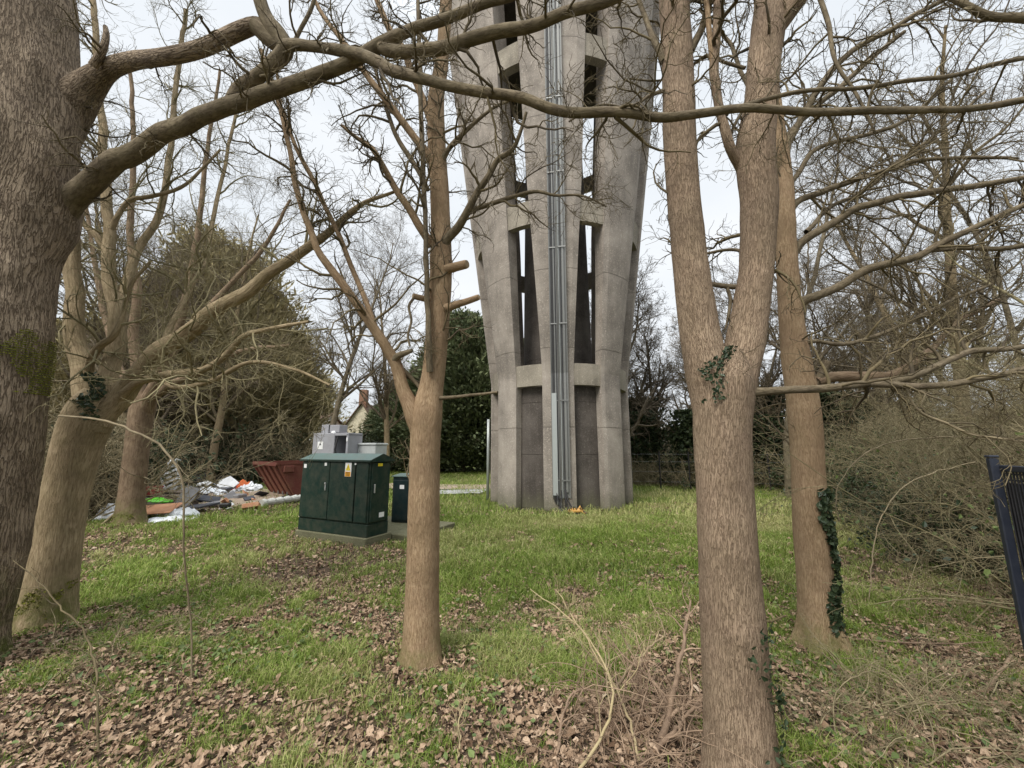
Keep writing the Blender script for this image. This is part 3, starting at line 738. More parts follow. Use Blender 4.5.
slim.stem([(434,128,Y4+.05,8),(422,96,Y4+.1,7),(409,64,Y4+.1,7),(400,46,Y4+.1,6),(390,28,Y4+.1,6),(375,-4,Y4+.1,5)], M_bark_slim, n=26, sides=10)
slim.stem([(428,190,Y4,5),(412,160,Y4,5),(395,132,Y4,4.5),(385,101,Y4,4),(372,60,Y4,3)], M_bark_limb, n=20, sides=7)
slim.crown(M_twig_near, 7.5, .62, .0, .26, l3=5)

BUMPS[:] = []
# --- 5. twin-stemmed trunk in the right foreground
Y5 = 2.12
b0 = P(741, 800, Y5)
twin = Hero('ash_tree', 'thick grey brown trunk in the right foreground forking into two tall stems', (b0[0], b0[1], 0), 55)
BUMPS[:] = [(758, 246, 4, 4, .012), (758, 246, 2, 2, -.014), (703, 300, 4, 4, .008), (688, 262, 3, 5, .01), (735, 480, 5, 5, .006), (712, 540, 4, 7, .006), (752, 180, 5, 6, .01), (764, 182, 3, 10, -.008), (745, 380, 4, 10, .008), (760, 120, 4, 3, -.008), (676, 40, 4, 6, .008), (745, 640, 6, 8, .006), (718, 700, 6, 9, .006), (758, 78, 3, 6, .01)]
twin.stem([(742,812,Y5,84),(741,775,Y5,74),(737,700,Y5,69),(732,620,Y5,66),(727,540,Y5,60),(724,480,Y5,58),(722,430,Y5,60),(723,395,Y5,62),(724,372,Y5,58),(726,352,Y5,40)], M_bark_twin, 'trunk', 150, 56, .05, .1, .005, twigs=False)
twin.stem([(716,420,Y5,44),(708,375,Y5,45),(702,342,Y5,42),(695,300,Y5,39),(690,260,Y5,36),(684,200,Y5+.02,34),(680,150,Y5+.04,34),(678,75,Y5+.06,33),(674,0,Y5+.08,31),(668,-120,Y5+.1,28),(660,-360,Y5+.1,24)], M_bark_twin, n=130, sides=36, lump=.06, fine=.005, dens=.35, wob=.15)
twin.stem([(730,420,Y5,44),(737,375,Y5,43),(745,342,Y5,41),(752,300,Y5,38),(757,260,Y5,37),(759,200,Y5+.02,40),(755,150,Y5+.04,41),(760,110,Y5+.05,35),(763,75,Y5+.06,33),(768,30,Y5+.08,33),(772,0,Y5+.1,34),(778,-100,Y5+.1,28),(790,-340,Y5+.1,24)], M_bark_twin, n=130, sides=36, lump=.06, fine=.005, dens=.35, wob=.15)
twin.stem([(772,28,Y5+.08,24),(784,14,Y5+.05,20),(800,-6,Y5,18),(830,-50,Y5-.05,15)], M_bark_twin, n=20, sides=14, dens=.4)
twin.stem([(757,196,Y5+.06,16),(740,163,Y5+.04,13),(731,146,Y5,12),(724,124,Y5,11),(719,106,Y5,10),(715,85,Y5,10),(714,68,Y5,10),(717,34,Y5,9),(719,0,Y5,8),(724,-60,Y5,7)], M_bark_twin, n=40, sides=12, dens=.5)
twin.stem([(715,80,Y5,6),(711,50,Y5,6),(709,23,Y5,6),(706,-10,Y5,5)], M_bark_slim, n=16, sides=8, dens=.5)
twin.stem([(752,286,Y5+.05,7),(738,287,Y5+.05,6),(724,286,Y5+.04,5.5),(711,284,Y5+.03,5)], M_bark_limb, n=12, sides=8, dens=0, cap=True)
twin.stem([(727,287,Y5+.04,4),(731,300,Y5+.04,4),(729,316,Y5+.05,3.5),(726,330,Y5+.06,2)], M_bark_limb, n=14, sides=8, dens=.8)
twin.stem([(748,392,Y5-.05,12),(760,392,Y5-.06,8.5),(790,390,Y5-.06,8),(820,389,Y5-.05,8),(855,386,Y5,7.5),(887,381,Y5+.05,7),(910,376,Y5+.08,7),(932,368,Y5+.1,6.5),(955,358,Y5+.15,6),(977,352,Y5+.2,6),(1024,347,Y5+.25,5),(1090,330,Y5+.3,4)], M_bark_limb, n=60, sides=12)
twin.stem([(868,384,Y5+.02,6),(902,387,Y5+.05,6.5),(930,385,Y5+.05,6.5),(959,382,Y5+.05,6.5),(1000,376,Y5+.05,6),(1024,370,Y5+.05,5.5),(1090,360,Y5+.05,4)], M_bark_limb, n=36, sides=10, dens=.8)
twin.stem([(905,388,Y5+.05,3),(912,402,Y5+.05,3),(925,414,Y5+.05,3),(950,424,Y5+.05,3),(975,436,Y5+.05,2.6),(1024,442,Y5+.05,2.2)], M_cane, n=24, sides=7, dens=1.0)
twin.stem([(664,62,Y5+.06,9),(655,40,Y5+.1,7),(648,22,Y5+.15,6),(636,-5,Y5+.2,5)], M_bark_limb, n=16, sides=8)
twin.stem([(690,52,Y5+.06,8),(702,30,Y5+.1,7),(712,-5,Y5+.15,6)], M_bark_limb, n=12, sides=8)
twin.stem([(745,68,Y5+.1,5),(725,62,Y5+.15,4.5),(708,56,Y5+.2,4),(690,66,Y5+.25,3),(660,80,Y5+.3,2.5),(630,78,Y5+.35,2)], M_bark_limb, n=24, sides=7, dens=1.2)
twin.stem([(665,90,Y5+.06,5),(650,96,Y5-.05,4),(630,108,Y5-.1,3),(600,104,Y5-.15,2.5),(570,122,Y5-.2,2)], M_bark_limb, n=24, sides=7, dens=1.4)
twin.crown(M_twig_near, 8, .52, .0, .26, l3=5)

BUMPS[:] = []
# --- 6. ivy-edged tree to its right
Y6 = 3.55
b0 = P(821, 644, Y6)
fou = Hero('oak_tree', 'brown trunk with ivy up its right edge behind the forked tree', (b0[0], b0[1], 0), 66)
fou.stem([(823,652,Y6,50),(819,620,Y6,42),(815,580,Y6,38),(810,520,Y6,35),(808,470,Y6,34.5),(806,430,Y6,35),(801,390,Y6,34),(796,360,Y6,32),(791,320,Y6,27),(788,280,Y6,24),(786,240,Y6,22),(784,180,Y6,19),(776,120,Y6+.05,17),(768,60,Y6+.1,15),(760,0,Y6+.15,13),(752,-120,Y6+.2,10)], M_bark_slim, 'trunk', 120, 32, .08, .25, .005, dens=.3)
L6 = [[(808,392,Y6,12),(818,380,Y6-.05,10),(827,362,Y6-.1,8.5)],
 [(816,382,Y6-.05,11),(831,378,Y6-.05,10.5),(850,377,Y6,10.5),(872,376,Y6+.05,10.5),(890,375,Y6+.08,10),(905,368,Y6+.12,9.5),(920,357,Y6+.2,9),(934,347,Y6+.3,7),(960,320,Y6+.4,5),(1000,300,Y6+.5,4)],
 [(790,262,Y6,14),(797,247,Y6,9),(817,232,Y6-.05,8),(851,211,Y6-.1,7.5),(875,204,Y6-.12,7),(904,196,Y6-.15,7),(945,190,Y6-.2,6.5),(980,185,Y6-.25,6),(1024,178,Y6-.3,5),(1100,160,Y6-.35,4)],
 [(787,214,Y6,9),(800,201,Y6,6.5),(821,193,Y6,6),(845,184,Y6,5.5),(867,177,Y6,5),(890,170,Y6,5),(912,162,Y6,4.5),(960,158,Y6,4),(1018,159,Y6,3.5)],
 [(795,306,Y6,12),(808,299,Y6-.05,9),(825,293,Y6-.08,8.5),(842,286,Y6-.1,8),(865,271,Y6-.15,8),(890,264,Y6-.18,7.5),(917,257,Y6-.2,7),(940,244,Y6-.25,6.5),(961,234,Y6-.3,6),(990,220,Y6-.35,5.5),(1024,206,Y6-.4,5),(1080,190,Y6-.5,4)],
 [(932,250,Y6-.22,5),(960,248,Y6-.25,5),(1000,248,Y6-.3,5),(1060,240,Y6-.3,4)],
 [(782,170,Y6,9),(790,140,Y6,7),(806,110,Y6,6.5),(829,72,Y6-.05,6),(848,54,Y6-.1,5.5),(867,42,Y6-.1,5),(895,28,Y6-.15,5),(931,6,Y6-.2,4.5),(980,-20,Y6-.3,4)],
 [(780,150,Y6,7),(800,120,Y6+.1,5.5),(840,88,Y6+.2,5),(870,60,Y6+.3,4.5),(905,32,Y6+.3,4)],
 [(787,190,Y6,5),(800,170,Y6,5),(815,150,Y6+.05,4.5),(850,138,Y6+.1,4),(890,128,Y6+.15,4),(920,108,Y6+.2,3.5),(950,80,Y6+.2,3)],
 [(800,350,Y6,6),(770,325,Y6-.2,4),(812,342,Y6-.1,4),(840,345,Y6-.1,4),(870,338,Y6-.05,4),(905,324,Y6,4),(940,305,Y6+.1,3.5),(990,285,Y6+.2,3)],
 [(806,232,Y6-.03,5),(830,208,Y6+.1,4),(862,192,Y6+.2,4),(900,160,Y6+.3,4),(935,135,Y6+.4,3.5),(985,92,Y6+.5,3)],
 [(775,120,Y6,8),(756,100,Y6+.1,6),(740,70,Y6+.2,5),(728,40,Y6+.3,5),(700,10,Y6+.4,4)],
 [(785,250,Y6,6),(765,262,Y6+.1,4),(735,250,Y6+.3,3.5),(700,255,Y6+.4,2.5)]]
for k, rows in enumerate(L6):
    if k == 9: rows = [r for i, r in enumerate(rows) if i != 1]
    fou.stem(rows, M_bark_limb if k not in (1,) else M_bark_red, n=44, sides=10, dens=0 if k == 0 else 1, cap=(k == 0))
fou.crown(M_twig_near, 6.5, .85, .0, .23, l3=5)

# ivy leaves ---------------------------------------------------------------------
def leaves_at(C, Nn, size, g, elong=1.2):
    """heart-ish leaf (6 verts) at centres C facing Nn"""
    n = len(C); s = size * (.6 + .8 * g.random(n))
    Nn = norm(Nn + .45 * g.standard_normal((n, 3))); q = g.standard_normal((n, 3)); U = norm(np.cross(Nn, q)); Vv = np.cross(Nn, U)
    shp = np.array([[0, -1], [.8, -.35], [.55, .35], [0, 1.0], [-.55, .35], [-.8, -.35]]) * np.array([.5, .5 * elong])
    pts = C[:, None] + s[:, None, None] * (shp[None, :, 0:1] * U[:, None] + shp[None, :, 1:2] * Vv[:, None] + (np.abs(shp[None, :, 0:1]) * .35) * Nn[:, None])
    i = np.arange(n)[:, None] * 6
    Q = np.concatenate([i + np.array([[0, 1, 2, 3]]), i + np.array([[0, 3, 4, 5]])], 0)
    return pts.reshape(-1, 3), Q, np.repeat(g.random(n), 6)
def ivy_patch(name, rows, Y, n, spread, size, parent, seed, front=.12, mat=None):
    g = np.random.default_rng(seed)
    pts = []
    for k in range(n):
        i = g.integers(0, len(rows) - 1); u = g.random()
        a = rows[i]; b = rows[i + 1]
        px = a[0] + (b[0] - a[0]) * u + g.normal(0, spread * (a[2] if len(a) > 2 else 1)); py = a[1] + (b[1] - a[1]) * u + g.normal(0, spread)
        p = P(px, py, Y - front + .02 * g.standard_normal()); pts.append(p)
    C = np.array(pts); Nn = np.tile(np.array([[.2, -1, .25]]), (n, 1))
    V, Q, rn = leaves_at(C, Nn, size, g)
    return mk(name, V, [Q], mat or M_ivy, parent, {'rnd': rn})
def surf_ivy(parent, rows, n, size, seed, a0, a1, spread=.0):
    """ivy stuck on a trunk: rows = (x,y,z,r) world axis; angles a0..a1 measured from +X"""
    g = np.random.default_rng(seed)
    S, L = spline(rows, 60); u = g.random(n); i = (u * 59).astype(int)
    c = S[i]; a = R_(a0) + (R_(a1) - R_(a0)) * g.random(n); a += .35 * np.sin(u * 9 + seed)
    nn = np.stack([np.cos(a), np.sin(a), np.zeros(n)], -1)
    C = c[:, :3] + nn * (c[:, 3:4] * 1.05 + .012 + .025 * g.random(n)[:, None])
    V, Q, rn = leaves_at(C, nn + np.array([0, 0, -.2]), size, g)
    return mk('ivy', V, [Q], M_ivy, parent, {'rnd': rn})
surf_ivy(fou.root, pix([(821,640,Y6,38),(815,580,Y6,37),(810,520,Y6,35),(808,485,Y6,34)]), 520, .045, 3, -84, -34)
surf_ivy(twin.root, pix([(741,770,Y5,72),(737,700,Y5,69),(733,640,Y5,66),(730,610,Y5,64)]), 130, .024, 4, -78, -42)
surf_ivy(twin.root, pix([(700,405,Y5,46),(705,375,Y5,44),(716,350,Y5,30)]), 260, .018, 6, -112, -62)
surf_ivy(sec.root, pix([(92,420,Y2,40),(96,400,Y2,40),(99,375,Y2,34)]), 300, .035, 8, -80, -25)
# moss cushions on the olive tree and the big tree's flank
def moss(parent, rows, n, seed, a0, a1, mat=None, size=.03):
    g = np.random.default_rng(seed); S, L = spline(rows, 40); i = (g.random(n) * 39).astype(int); c = S[i]
    a = R_(a0) + (R_(a1) - R_(a0)) * g.random(n); nn = np.stack([np.cos(a), np.sin(a), np.zeros(n)], -1)
    C = c[:, :3] + nn * (c[:, 3:4] * 1.02 + .008 * g.random(n)[:, None])
    k = fbm(C * 5.0 + seed, seed, 3) > (.40 + .16 * np.abs(a - a.mean()) / (np.ptp(a) / 2) + .14 * np.abs(i / 39 - .5) * 2)
    C, nn = C[k], nn[k]; n = len(C)
    V, Q, rn = leaves_at(C, nn + .5 * g.standard_normal((n, 3)), size, g, .6)
    return mk('moss', V, [Q], mat, parent, {'rnd': rn})
M_moss = leaf_mat('moss', (.1, .115, .018), (.25, .25, .05), .9, .1, .1)
moss(big.root, pix([(-9,310,Yb,146),(-11,340,Yb,146),(-16,395,Yb,146)]), 5200, 5, -50, 40, M_moss, .016)
moss(sec.root, pix([(40,640,Y2,72),(46,610,Y2,64),(50,580,Y2,60)]), 3200, 6, -140, 20, M_moss, .02)
moss(thr.root, pix([(129,530,Y3,38),(131,512,Y3,31)]), 500, 7, -180, 0, M_moss, .05)
moss(fou.root, pix([(823,650,Y6,48),(820,632,Y6,43)]), 500, 8, -150, 0, M_moss, .02)
moss(slim.root, pix([(421,672,Y4,42),(421.5,658,Y4,37)]), 260, 9, -170, -90, M_moss, .02)

# ------------------------------------------------------------------ water tower
def tower():
    t = thing('water_tower', 'tall ribbed concrete water tower flaring upward, standing on the lawn', 'water tower', (TX, TY, 0))
    Rz = lambda z: 2.2 + max(0, z - 3.66) * .135
    def hw(z): return R_(float(np.interp(z, [0, 3.9, 9.3, 14, 40], [11.4, 11.6, 15.6, 16.4, 17])))
    zs = [-.3, .9, 2.2, 3.35, 3.62, 3.7, 3.96] + list(np.arange(4.8, 24.1, .85))
    for k in range(8):
        a0 = R_(-90 + 45 * k); V = []; nz = len(zs); na = 9
        for z in zs:
            fi_ = float(np.interp(z, [0, 4, 10, 30], [.885, .87, .81, .8])); nar = float(np.interp(z, [3.6, 4.2], [1, .6])) if k in (3, 4, 5) else 1
            for (f, seq) in ((1.0, np.linspace(-1, 1, na)), (fi_, np.linspace(1, -1, na))):
                for u in seq:
                    a = a0 + hw(z) * u * nar; ch = .985 if (abs(u) == 1 and f == 1.0) else 1
                    r = Rz(z) * f * ch; V.append([TX + r * math.cos(a), TY + r * math.sin(a), z])
        m = 2 * na; Q = []
        for i in range(nz - 1):
            for j in range(m): Q.append([i * m + j, i * m + (j + 1) % m, (i + 1) * m + (j + 1) % m, (i + 1) * m + j])
        mk('column', V, [np.array(Q), np.array([list(range(m))[::-1], [(nz - 1) * m + j for j in range(m)]])], M_conc, t)
    def annulus(name, z0, z1, fo, fi, mat):
        n = 96; V = []
        for z, f in ((z0, fo), (z1, fo), (z1, fi), (z0, fi)):
            for i in range(n):
                a = i / n * 2 * math.pi; r = Rz(z) * f; V.append([TX + r * math.cos(a), TY + r * math.sin(a), z])
        Q = [[k * n + i, k * n + (i + 1) % n, ((k + 1) % 4) * n + (i + 1) % n, ((k + 1) % 4) * n + i] for k in range(4) for i in range(n)]
        return mk(name, V, [np.array(Q)], mat, t)
    for z0, z1 in ((3.35, 3.95), (7.93, 8.6), (12.7, 13.35), (17.3, 17.95)):
        annulus('ring_beam', z0, z1, .972, .9, M_conc_ring)
    # recessed infill wall between the columns of the lowest tier
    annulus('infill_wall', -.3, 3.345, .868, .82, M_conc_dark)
    # central shaft
    def cyl(name, r0, r1, z0, z1, mat, n=48):
        V = [[TX + r * math.cos(i / n * 6.28318530718), TY + r * math.sin(i / n * 6.28318530718), z] for r, z in ((r0, z0), (r1, z1)) for i in range(n)]
        Q = [[i, (i + 1) % n, n + (i + 1) % n, n + i] for i in range(n)]
        return mk(name, V, [np.array(Q), np.array([list(range(n))[::-1], list(range(n, 2 * n))])], mat, t)
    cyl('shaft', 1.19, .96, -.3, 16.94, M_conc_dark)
    cyl('tank_floor', Rz(17.0) * .9, Rz(17.25) * .9, 16.95, 17.25, M_conc_dark)
    cyl('tank', Rz(17.3) * .89, Rz(24) * .89, 17.26, 24, M_conc_dark)
    cyl('tank_roof', Rz(24) * 1.02, Rz(24) * .6, 24.02, 24.8, M_conc)
    # cable trays up the front column
    def up(name, x0, x1, d0, d1, z0, z1, mat, parent=t):
        zz = [z0] + [z for z in (3.66, 5, 7, 9, 11, 13, 15, 17, 19, 21, 23) if z0 < z < z1] + [z1]
        V = []
        for z in zz:
            yb = TY - Rz(z)
            for (x, d) in ((x0, d0), (x1, d0), (x1, d1), (x0, d1)): V.append([TX + x, yb - d, z])
        Q = [[i * 4 + j, i * 4 + (j + 1) % 4, (i + 1) * 4 + (j + 1) % 4, (i + 1) * 4 + j] for i in range(len(zz) - 1) for j in range(4)]
        return mk(name, V, [np.array(Q), np.array([[3, 2, 1, 0], [len(V) - 4, len(V) - 3, len(V) - 2, len(V) - 1]])], mat, parent)
    off = -.0
    tr = up('cable_tray', -.19, .0, .015, .03, .35, 23.5, M_galv)
    up('rail', -.195, -.18, .012, .075, .35, 23.5, M_galv, tr); up('rail', -.012, .003, .012, .075, .35, 23.5, M_galv, tr)
    up('tray_cover', -.178, -.05, .04, .085, .42, 3.1, M_galv_b, t)
    for x in (-.15, -.115, -.08, -.04): up('cable', x, x + .024, .031, .055, .1 + abs(x), 23.4, M_cable if x != -.08 else M_galv, tr)
    tr2 = up('cable_tray', .07, .27, .015, .03, .35, 23.5, M_galv)
    up('rail', .062, .078, .012, .085, .35, 23.5, M_galv_b, tr2); up('rail', .262, .276, .012, .085, .35, 23.5, M_galv, tr2)
    up('cable', .115, .14, .031, .06, .05, 23.4, M_cable, tr2)
    up('conduit', .165, .215, .031, .08, .5, 23.4, M_galv, t)
    up('cable', .02, .045, .012, .04, .0, 23.4, M_galv, t)
    m = MB()
    z = .8
    while z < 23:
        for (xx, dd, ww) in ((-.095, .062, .2), (.17, .095, .22)):
            m = MB(); m.box((TX + xx, TY - Rz(z) - dd, z), (ww, .012, .03)); m.build('tray_bracket', M_galv, t)
        z += 2.1
    # loose tails of cable at the foot
    m = MB()
    for k, (x0, x1) in enumerate(((-.1, .02), (.12, .2), (.05, -.02), (.14, .3))):
        y = TY - 2.2
        m.tube([[TX + x0, y - .05, .55], [TX + x0 * .7 + x1 * .3, y - .12, .32], [TX + x1, y - .16, .12], [TX + x1 + .08, y - .25, .02]], .016, 6)
    m.build('cable_tail', M_cable, t)
    # side down-pipe on the left
    aa = R_(-90 - 80)
    m = MB(); px, py = TX + 2.28 * math.cos(aa), TY + 2.28 * math.sin(aa)
    m.tube([[px, py, 0], [px, py, 1.6], [px, py, 2.55]], .045, 10); m.build('downpipe', M_galv_b, t, True)
    t.rotation_euler.z = -math.atan2(TX, TY)
tower()

# yellow plastic litter at the tower's foot
def crumple(name, label, cat, c, size, mat, seed, h=.12, yaw=0, n=14, group=None, amp=.9, tilt=0.0):
    """a crumpled sheet or bag with thickness"""
    g = np.random.default_rng(seed); u = np.linspace(-1, 1, n); gx, gy = np.meshgrid(u, u)
    f = fbm(np.stack([gx * 1.6 + seed, gy * 1.6, 0 * gx], -1), seed, 3); f2 = vnoise(np.stack([gx * 4 + seed, gy * 4, 0 * gx], -1), seed + 5)
    edge = 1 + .3 * (fbm(np.stack([gx * 1.3, gy * 1.3, 0 * gx + 7], -1), seed + 2, 2) - .5)
    x = gx * size[0] / 2 * edge; y = gy * size[1] / 2 * (2 - edge)
    z = (f * 1.0 + f2 * .35) * h * amp * np.clip(1.25 - (gx ** 2 + gy ** 2) * .55, .1, 1)
    z = z - z.min()
    top = np.stack([x, y, z + .012], -1).reshape(-1, 3); bot = np.stack([x, y, z * .8], -1).reshape(-1, 3)
    V = np.vstack([top, bot]) @ (rz(yaw) @ ry(tilt)).T + np.array(c)
    i = np.arange(n - 1)[:, None] * n + np.arange(n - 1)[None]; i = i.ravel(); m = n * n
    Q = np.concatenate([np.stack([i, i + 1, i + n + 1, i + n], -1), np.stack([i + m, i + n + m, i + n + 1 + m, i + 1 + m], -1)])
    e = np.concatenate([np.arange(n - 1), np.arange(n - 1) * n + n - 1, (n - 1) * n + np.arange(n - 1, 0, -1), np.arange(n - 1, 0, -1) * n])
    e2 = np.roll(e, -1); Q = np.concatenate([Q, np.stack([e, e + m, e2 + m, e2], -1)])
    o = mk(name, V, [Q], mat, None, smooth=False, loc=c); tag(o, label, cat, group); return o
yb = crumple('plastic_wrap', 'crumpled yellow plastic and black straps at the foot of the tower cables', 'litter', (TX + .08, TY - 2.55, .0), (.42, .26), M_yellow, 3, .24)
m = MB()
for k in range(4):
    a = k * 1.3; m.tube([[TX - .12 + .09 * k, TY - 2.6, .02], [TX - .08 + .1 * k, TY - 2.64, .16 + .03 * k], [TX + .06 + .06 * k, TY - 2.58, .1], [TX + .1 + .08 * k, TY - 2.7, .01]], .014, 6)
o = m.build('black_strap', M_black, yb)

# ------------------------------------------------------------------ electrical cabinets
CA = np.array([-2.44, 6.86]); CBv = np.array([-4.0, 7.6])
ux = (CA - CBv); wid = float(np.linalg.norm(ux)); ux /= wid; uy = np.array([-ux[1], ux[0]])   # ux along the front (left->right), uy to the back
yawc = math.atan2(ux[1], ux[0])
def cab(u, v, z): q = CBv + ux * u + uy * v; return np.array([q[0], q[1], z])
Mz = rz(yawc)
def slab():
    m = MB()
    m.box(cab(wid / 2, .28, .03), (wid + .03, .62, .2), Mz, .015)
    o = m.build('concrete_slab', M_slab, None, loc=cab(wid / 2, .4, 0)); tag(o, 'mossy concrete plinth under the big green electrical cabinet', 'plinth')
    m = MB(); m.box(cab(wid / 2 + .2, 1.32, .02), (wid + .45, 1.44, .15), Mz, .015)
    o = m.build('concrete_slab', M_slab, None, loc=cab(wid / 2 + .6, 1.65, 0)); tag(o, 'flat concrete pad behind the big green cabinet, carrying the grey boxes', 'plinth')
slab()
def green_cabinet():
    t = thing('electrical_cabinet', 'large dark green electrical cabinet with ridged roof and double doors', 'cabinet', cab(wid / 2, .25, .13))
    D, z0, z1 = .52, .131, 1.40
    m = MB(); m.box(cab(wid / 2, D / 2, .235), (wid - .012, D - .012, .21), Mz, .01); m.build('base', M_green, t)
    m = MB(); m.box(cab(wid / 2, D / 2, (z0 + .21 + z1) / 2), (wid - .02, D - .02, z1 - z0 - .21), Mz, .012); m.build('body', M_green, t)
    # roof: ridged with overhang
    m = MB(); e = .035
    prof = [(-e, 1.385), (D + e, 1.385), (D + e, 1.415), (D / 2, 1.525), (-e, 1.415)]
    o = cab(-e, 0, 0)
    m.prism(prof, wid + 2 * e, o, [*uy, 0], [0, 0, 1], [*ux, 0]); m.build('roof', M_green_sky, t)
    # gable trim darker
    m = MB(); m.prism([(-e - .002, 1.383), (D + e + .002, 1.383), (D + e + .002, 1.413), (D / 2, 1.522), (-e - .002, 1.413)], .012, cab(wid + e + .001, 0, 0), [*uy, 0], [0, 0, 1], [*ux, 0]); m.build('gable', M_green, t)
    m = MB(); m.box(cab(wid / 2, -e - .007, 1.396), (wid + 2 * e, .012, .036), Mz, .003); m.build('eave_trim', M_green, t)
    # doors
    dz0, dz1 = .37, 1.37
    def door(u0, u1, handle, hx):
        m = MB(); m.box(cab((u0 + u1) / 2, -.006, (dz0 + dz1) / 2), (u1 - u0 - .012, .03, dz1 - dz0), Mz, .008); d = m.build('door', M_green, t)
        m = MB(); m.box(cab(hx, -.03, .93), (.022, .024, .13), Mz, .006); m.box(cab(hx, -.04, .99), (.03, .02, .03), Mz, .006); m.build('handle', M_handle, d)
        return d
    d1 = door(.03, .77, True, .70)
    d2 = door(.77, 1.40, True, 1.41 - .7) if False else None
    m = MB(); m.box(cab(1.085, -.006, (dz0 + dz1) / 2), (.618, .03, dz1 - dz0), Mz, .008); d2 = m.build('door', M_green, t)
    m = MB(); m.box(cab(1.56, -.004, (dz0 + dz1) / 2), (.28, .026, dz1 - dz0), Mz, .008); m.build('corner_panel', M_green, t)
    # side door on the right end
    m = MB(); m.box(cab(wid + .0, D / 2, (dz0 + dz1) / 2), (.03, D - .09, dz1 - dz0), Mz, .008); d3 = m.build('side_door', M_green, t)
    m = MB(); m.box(cab(wid + .03, .10, .93), (.024, .022, .15), Mz, .006); m.build('handle', M_handle, d3)
    m = MB(); m.box(cab(.115, -.0235, 1.29), (.07, .004, .07), Mz); m.box(cab(.66, -.0235, 1.33), (.055, .004, .055), Mz); m.box(cab(1.40, -.0235, 1.345), (.04, .004, .03), Mz); m.build('sticker', M_label_w, t)
    m = MB(); m.box(cab(wid + .017, .31, .47), (.004, .12, .08), Mz); m.build('sticker', M_label_w, t)
    m = MB(); m.box(cab(wid + .017, .22, 1.33), (.004, .11, .05), Mz); m.build('sticker', M_label_y, t)
    # warning sign: white over yellow panel, triangle with a flash
    s = MB(); s.box(cab(1.235, -.0245, 1.245), (.15, .005, .24), Mz); sg = s.build('warning_sign', M_label_w, t)
    s = MB(); s.box(cab(1.235, -.0285, 1.17), (.132, .003, .082), Mz); s.build('text_panel', M_label_o, sg)
    o = cab(1.235, -.028, 1.285); s = MB(); s.prism([(-.06, -.055), (.06, -.055), (0, .06)], .002, o, [*ux, 0], [0, 0, 1], [*(-uy), 0]); s.build('triangle', M_label_y, sg)
    s = MB(); s.prism([(-.012, -.035), (.008, 0), (-.004, 0), (.01, .032), (-.012, .004), (0, .004)], .002, cab(1.235, -.0305, 1.28), [*ux, 0], [0, 0, 1], [*(-uy), 0]); s.build('flash', M_label_k, sg)
    s = MB()
    for i in range(3): s.box(cab(1.235, -.031, 1.194 - i * .022), (.1 - .02 * (i == 2), .002, .008), Mz)
    s.build('lettering', M_label_k, sg)
green_cabinet()
def pillar():
    c = P(405, 521, 8.55); x0 = c[0]; y0 = 8.6; z0 = .1
    t = thing('feeder_pillar', 'narrow dark green feeder pillar with sloping top behind the slim trunk', 'cabinet', (x0, y0, z0))
    M = rz(R_(-14)); uu = M @ np.array([1., 0, 0]); vv = M @ np.array([0, 1., 0])
    m = MB(); m.box(np.array([x0, y0, .56]), (.5, .32, .92), M, .012); m.build('body', M_green2, t)
    m = MB(); o = np.array([x0, y0, 0]) - uu * .275
    m.prism([(-.18, 1.022), (.18, 1.022), (.18, 1.08), (-.18, 1.04)], .55, o, vv, [0, 0, 1], uu); m.build('roof', M_green_sky, t)
    m = MB(); m.box(np.array([x0, y0, .55]) - vv * .168, (.44, .018, .8), M, .005); d = m.build('door', M_green2, t)
    m = MB(); m.box(np.array([x0, y0, .82]) - vv * .181 - uu * .02, (.1, .004, .08), M); m.build('sticker', M_label_w, t)
pillar()
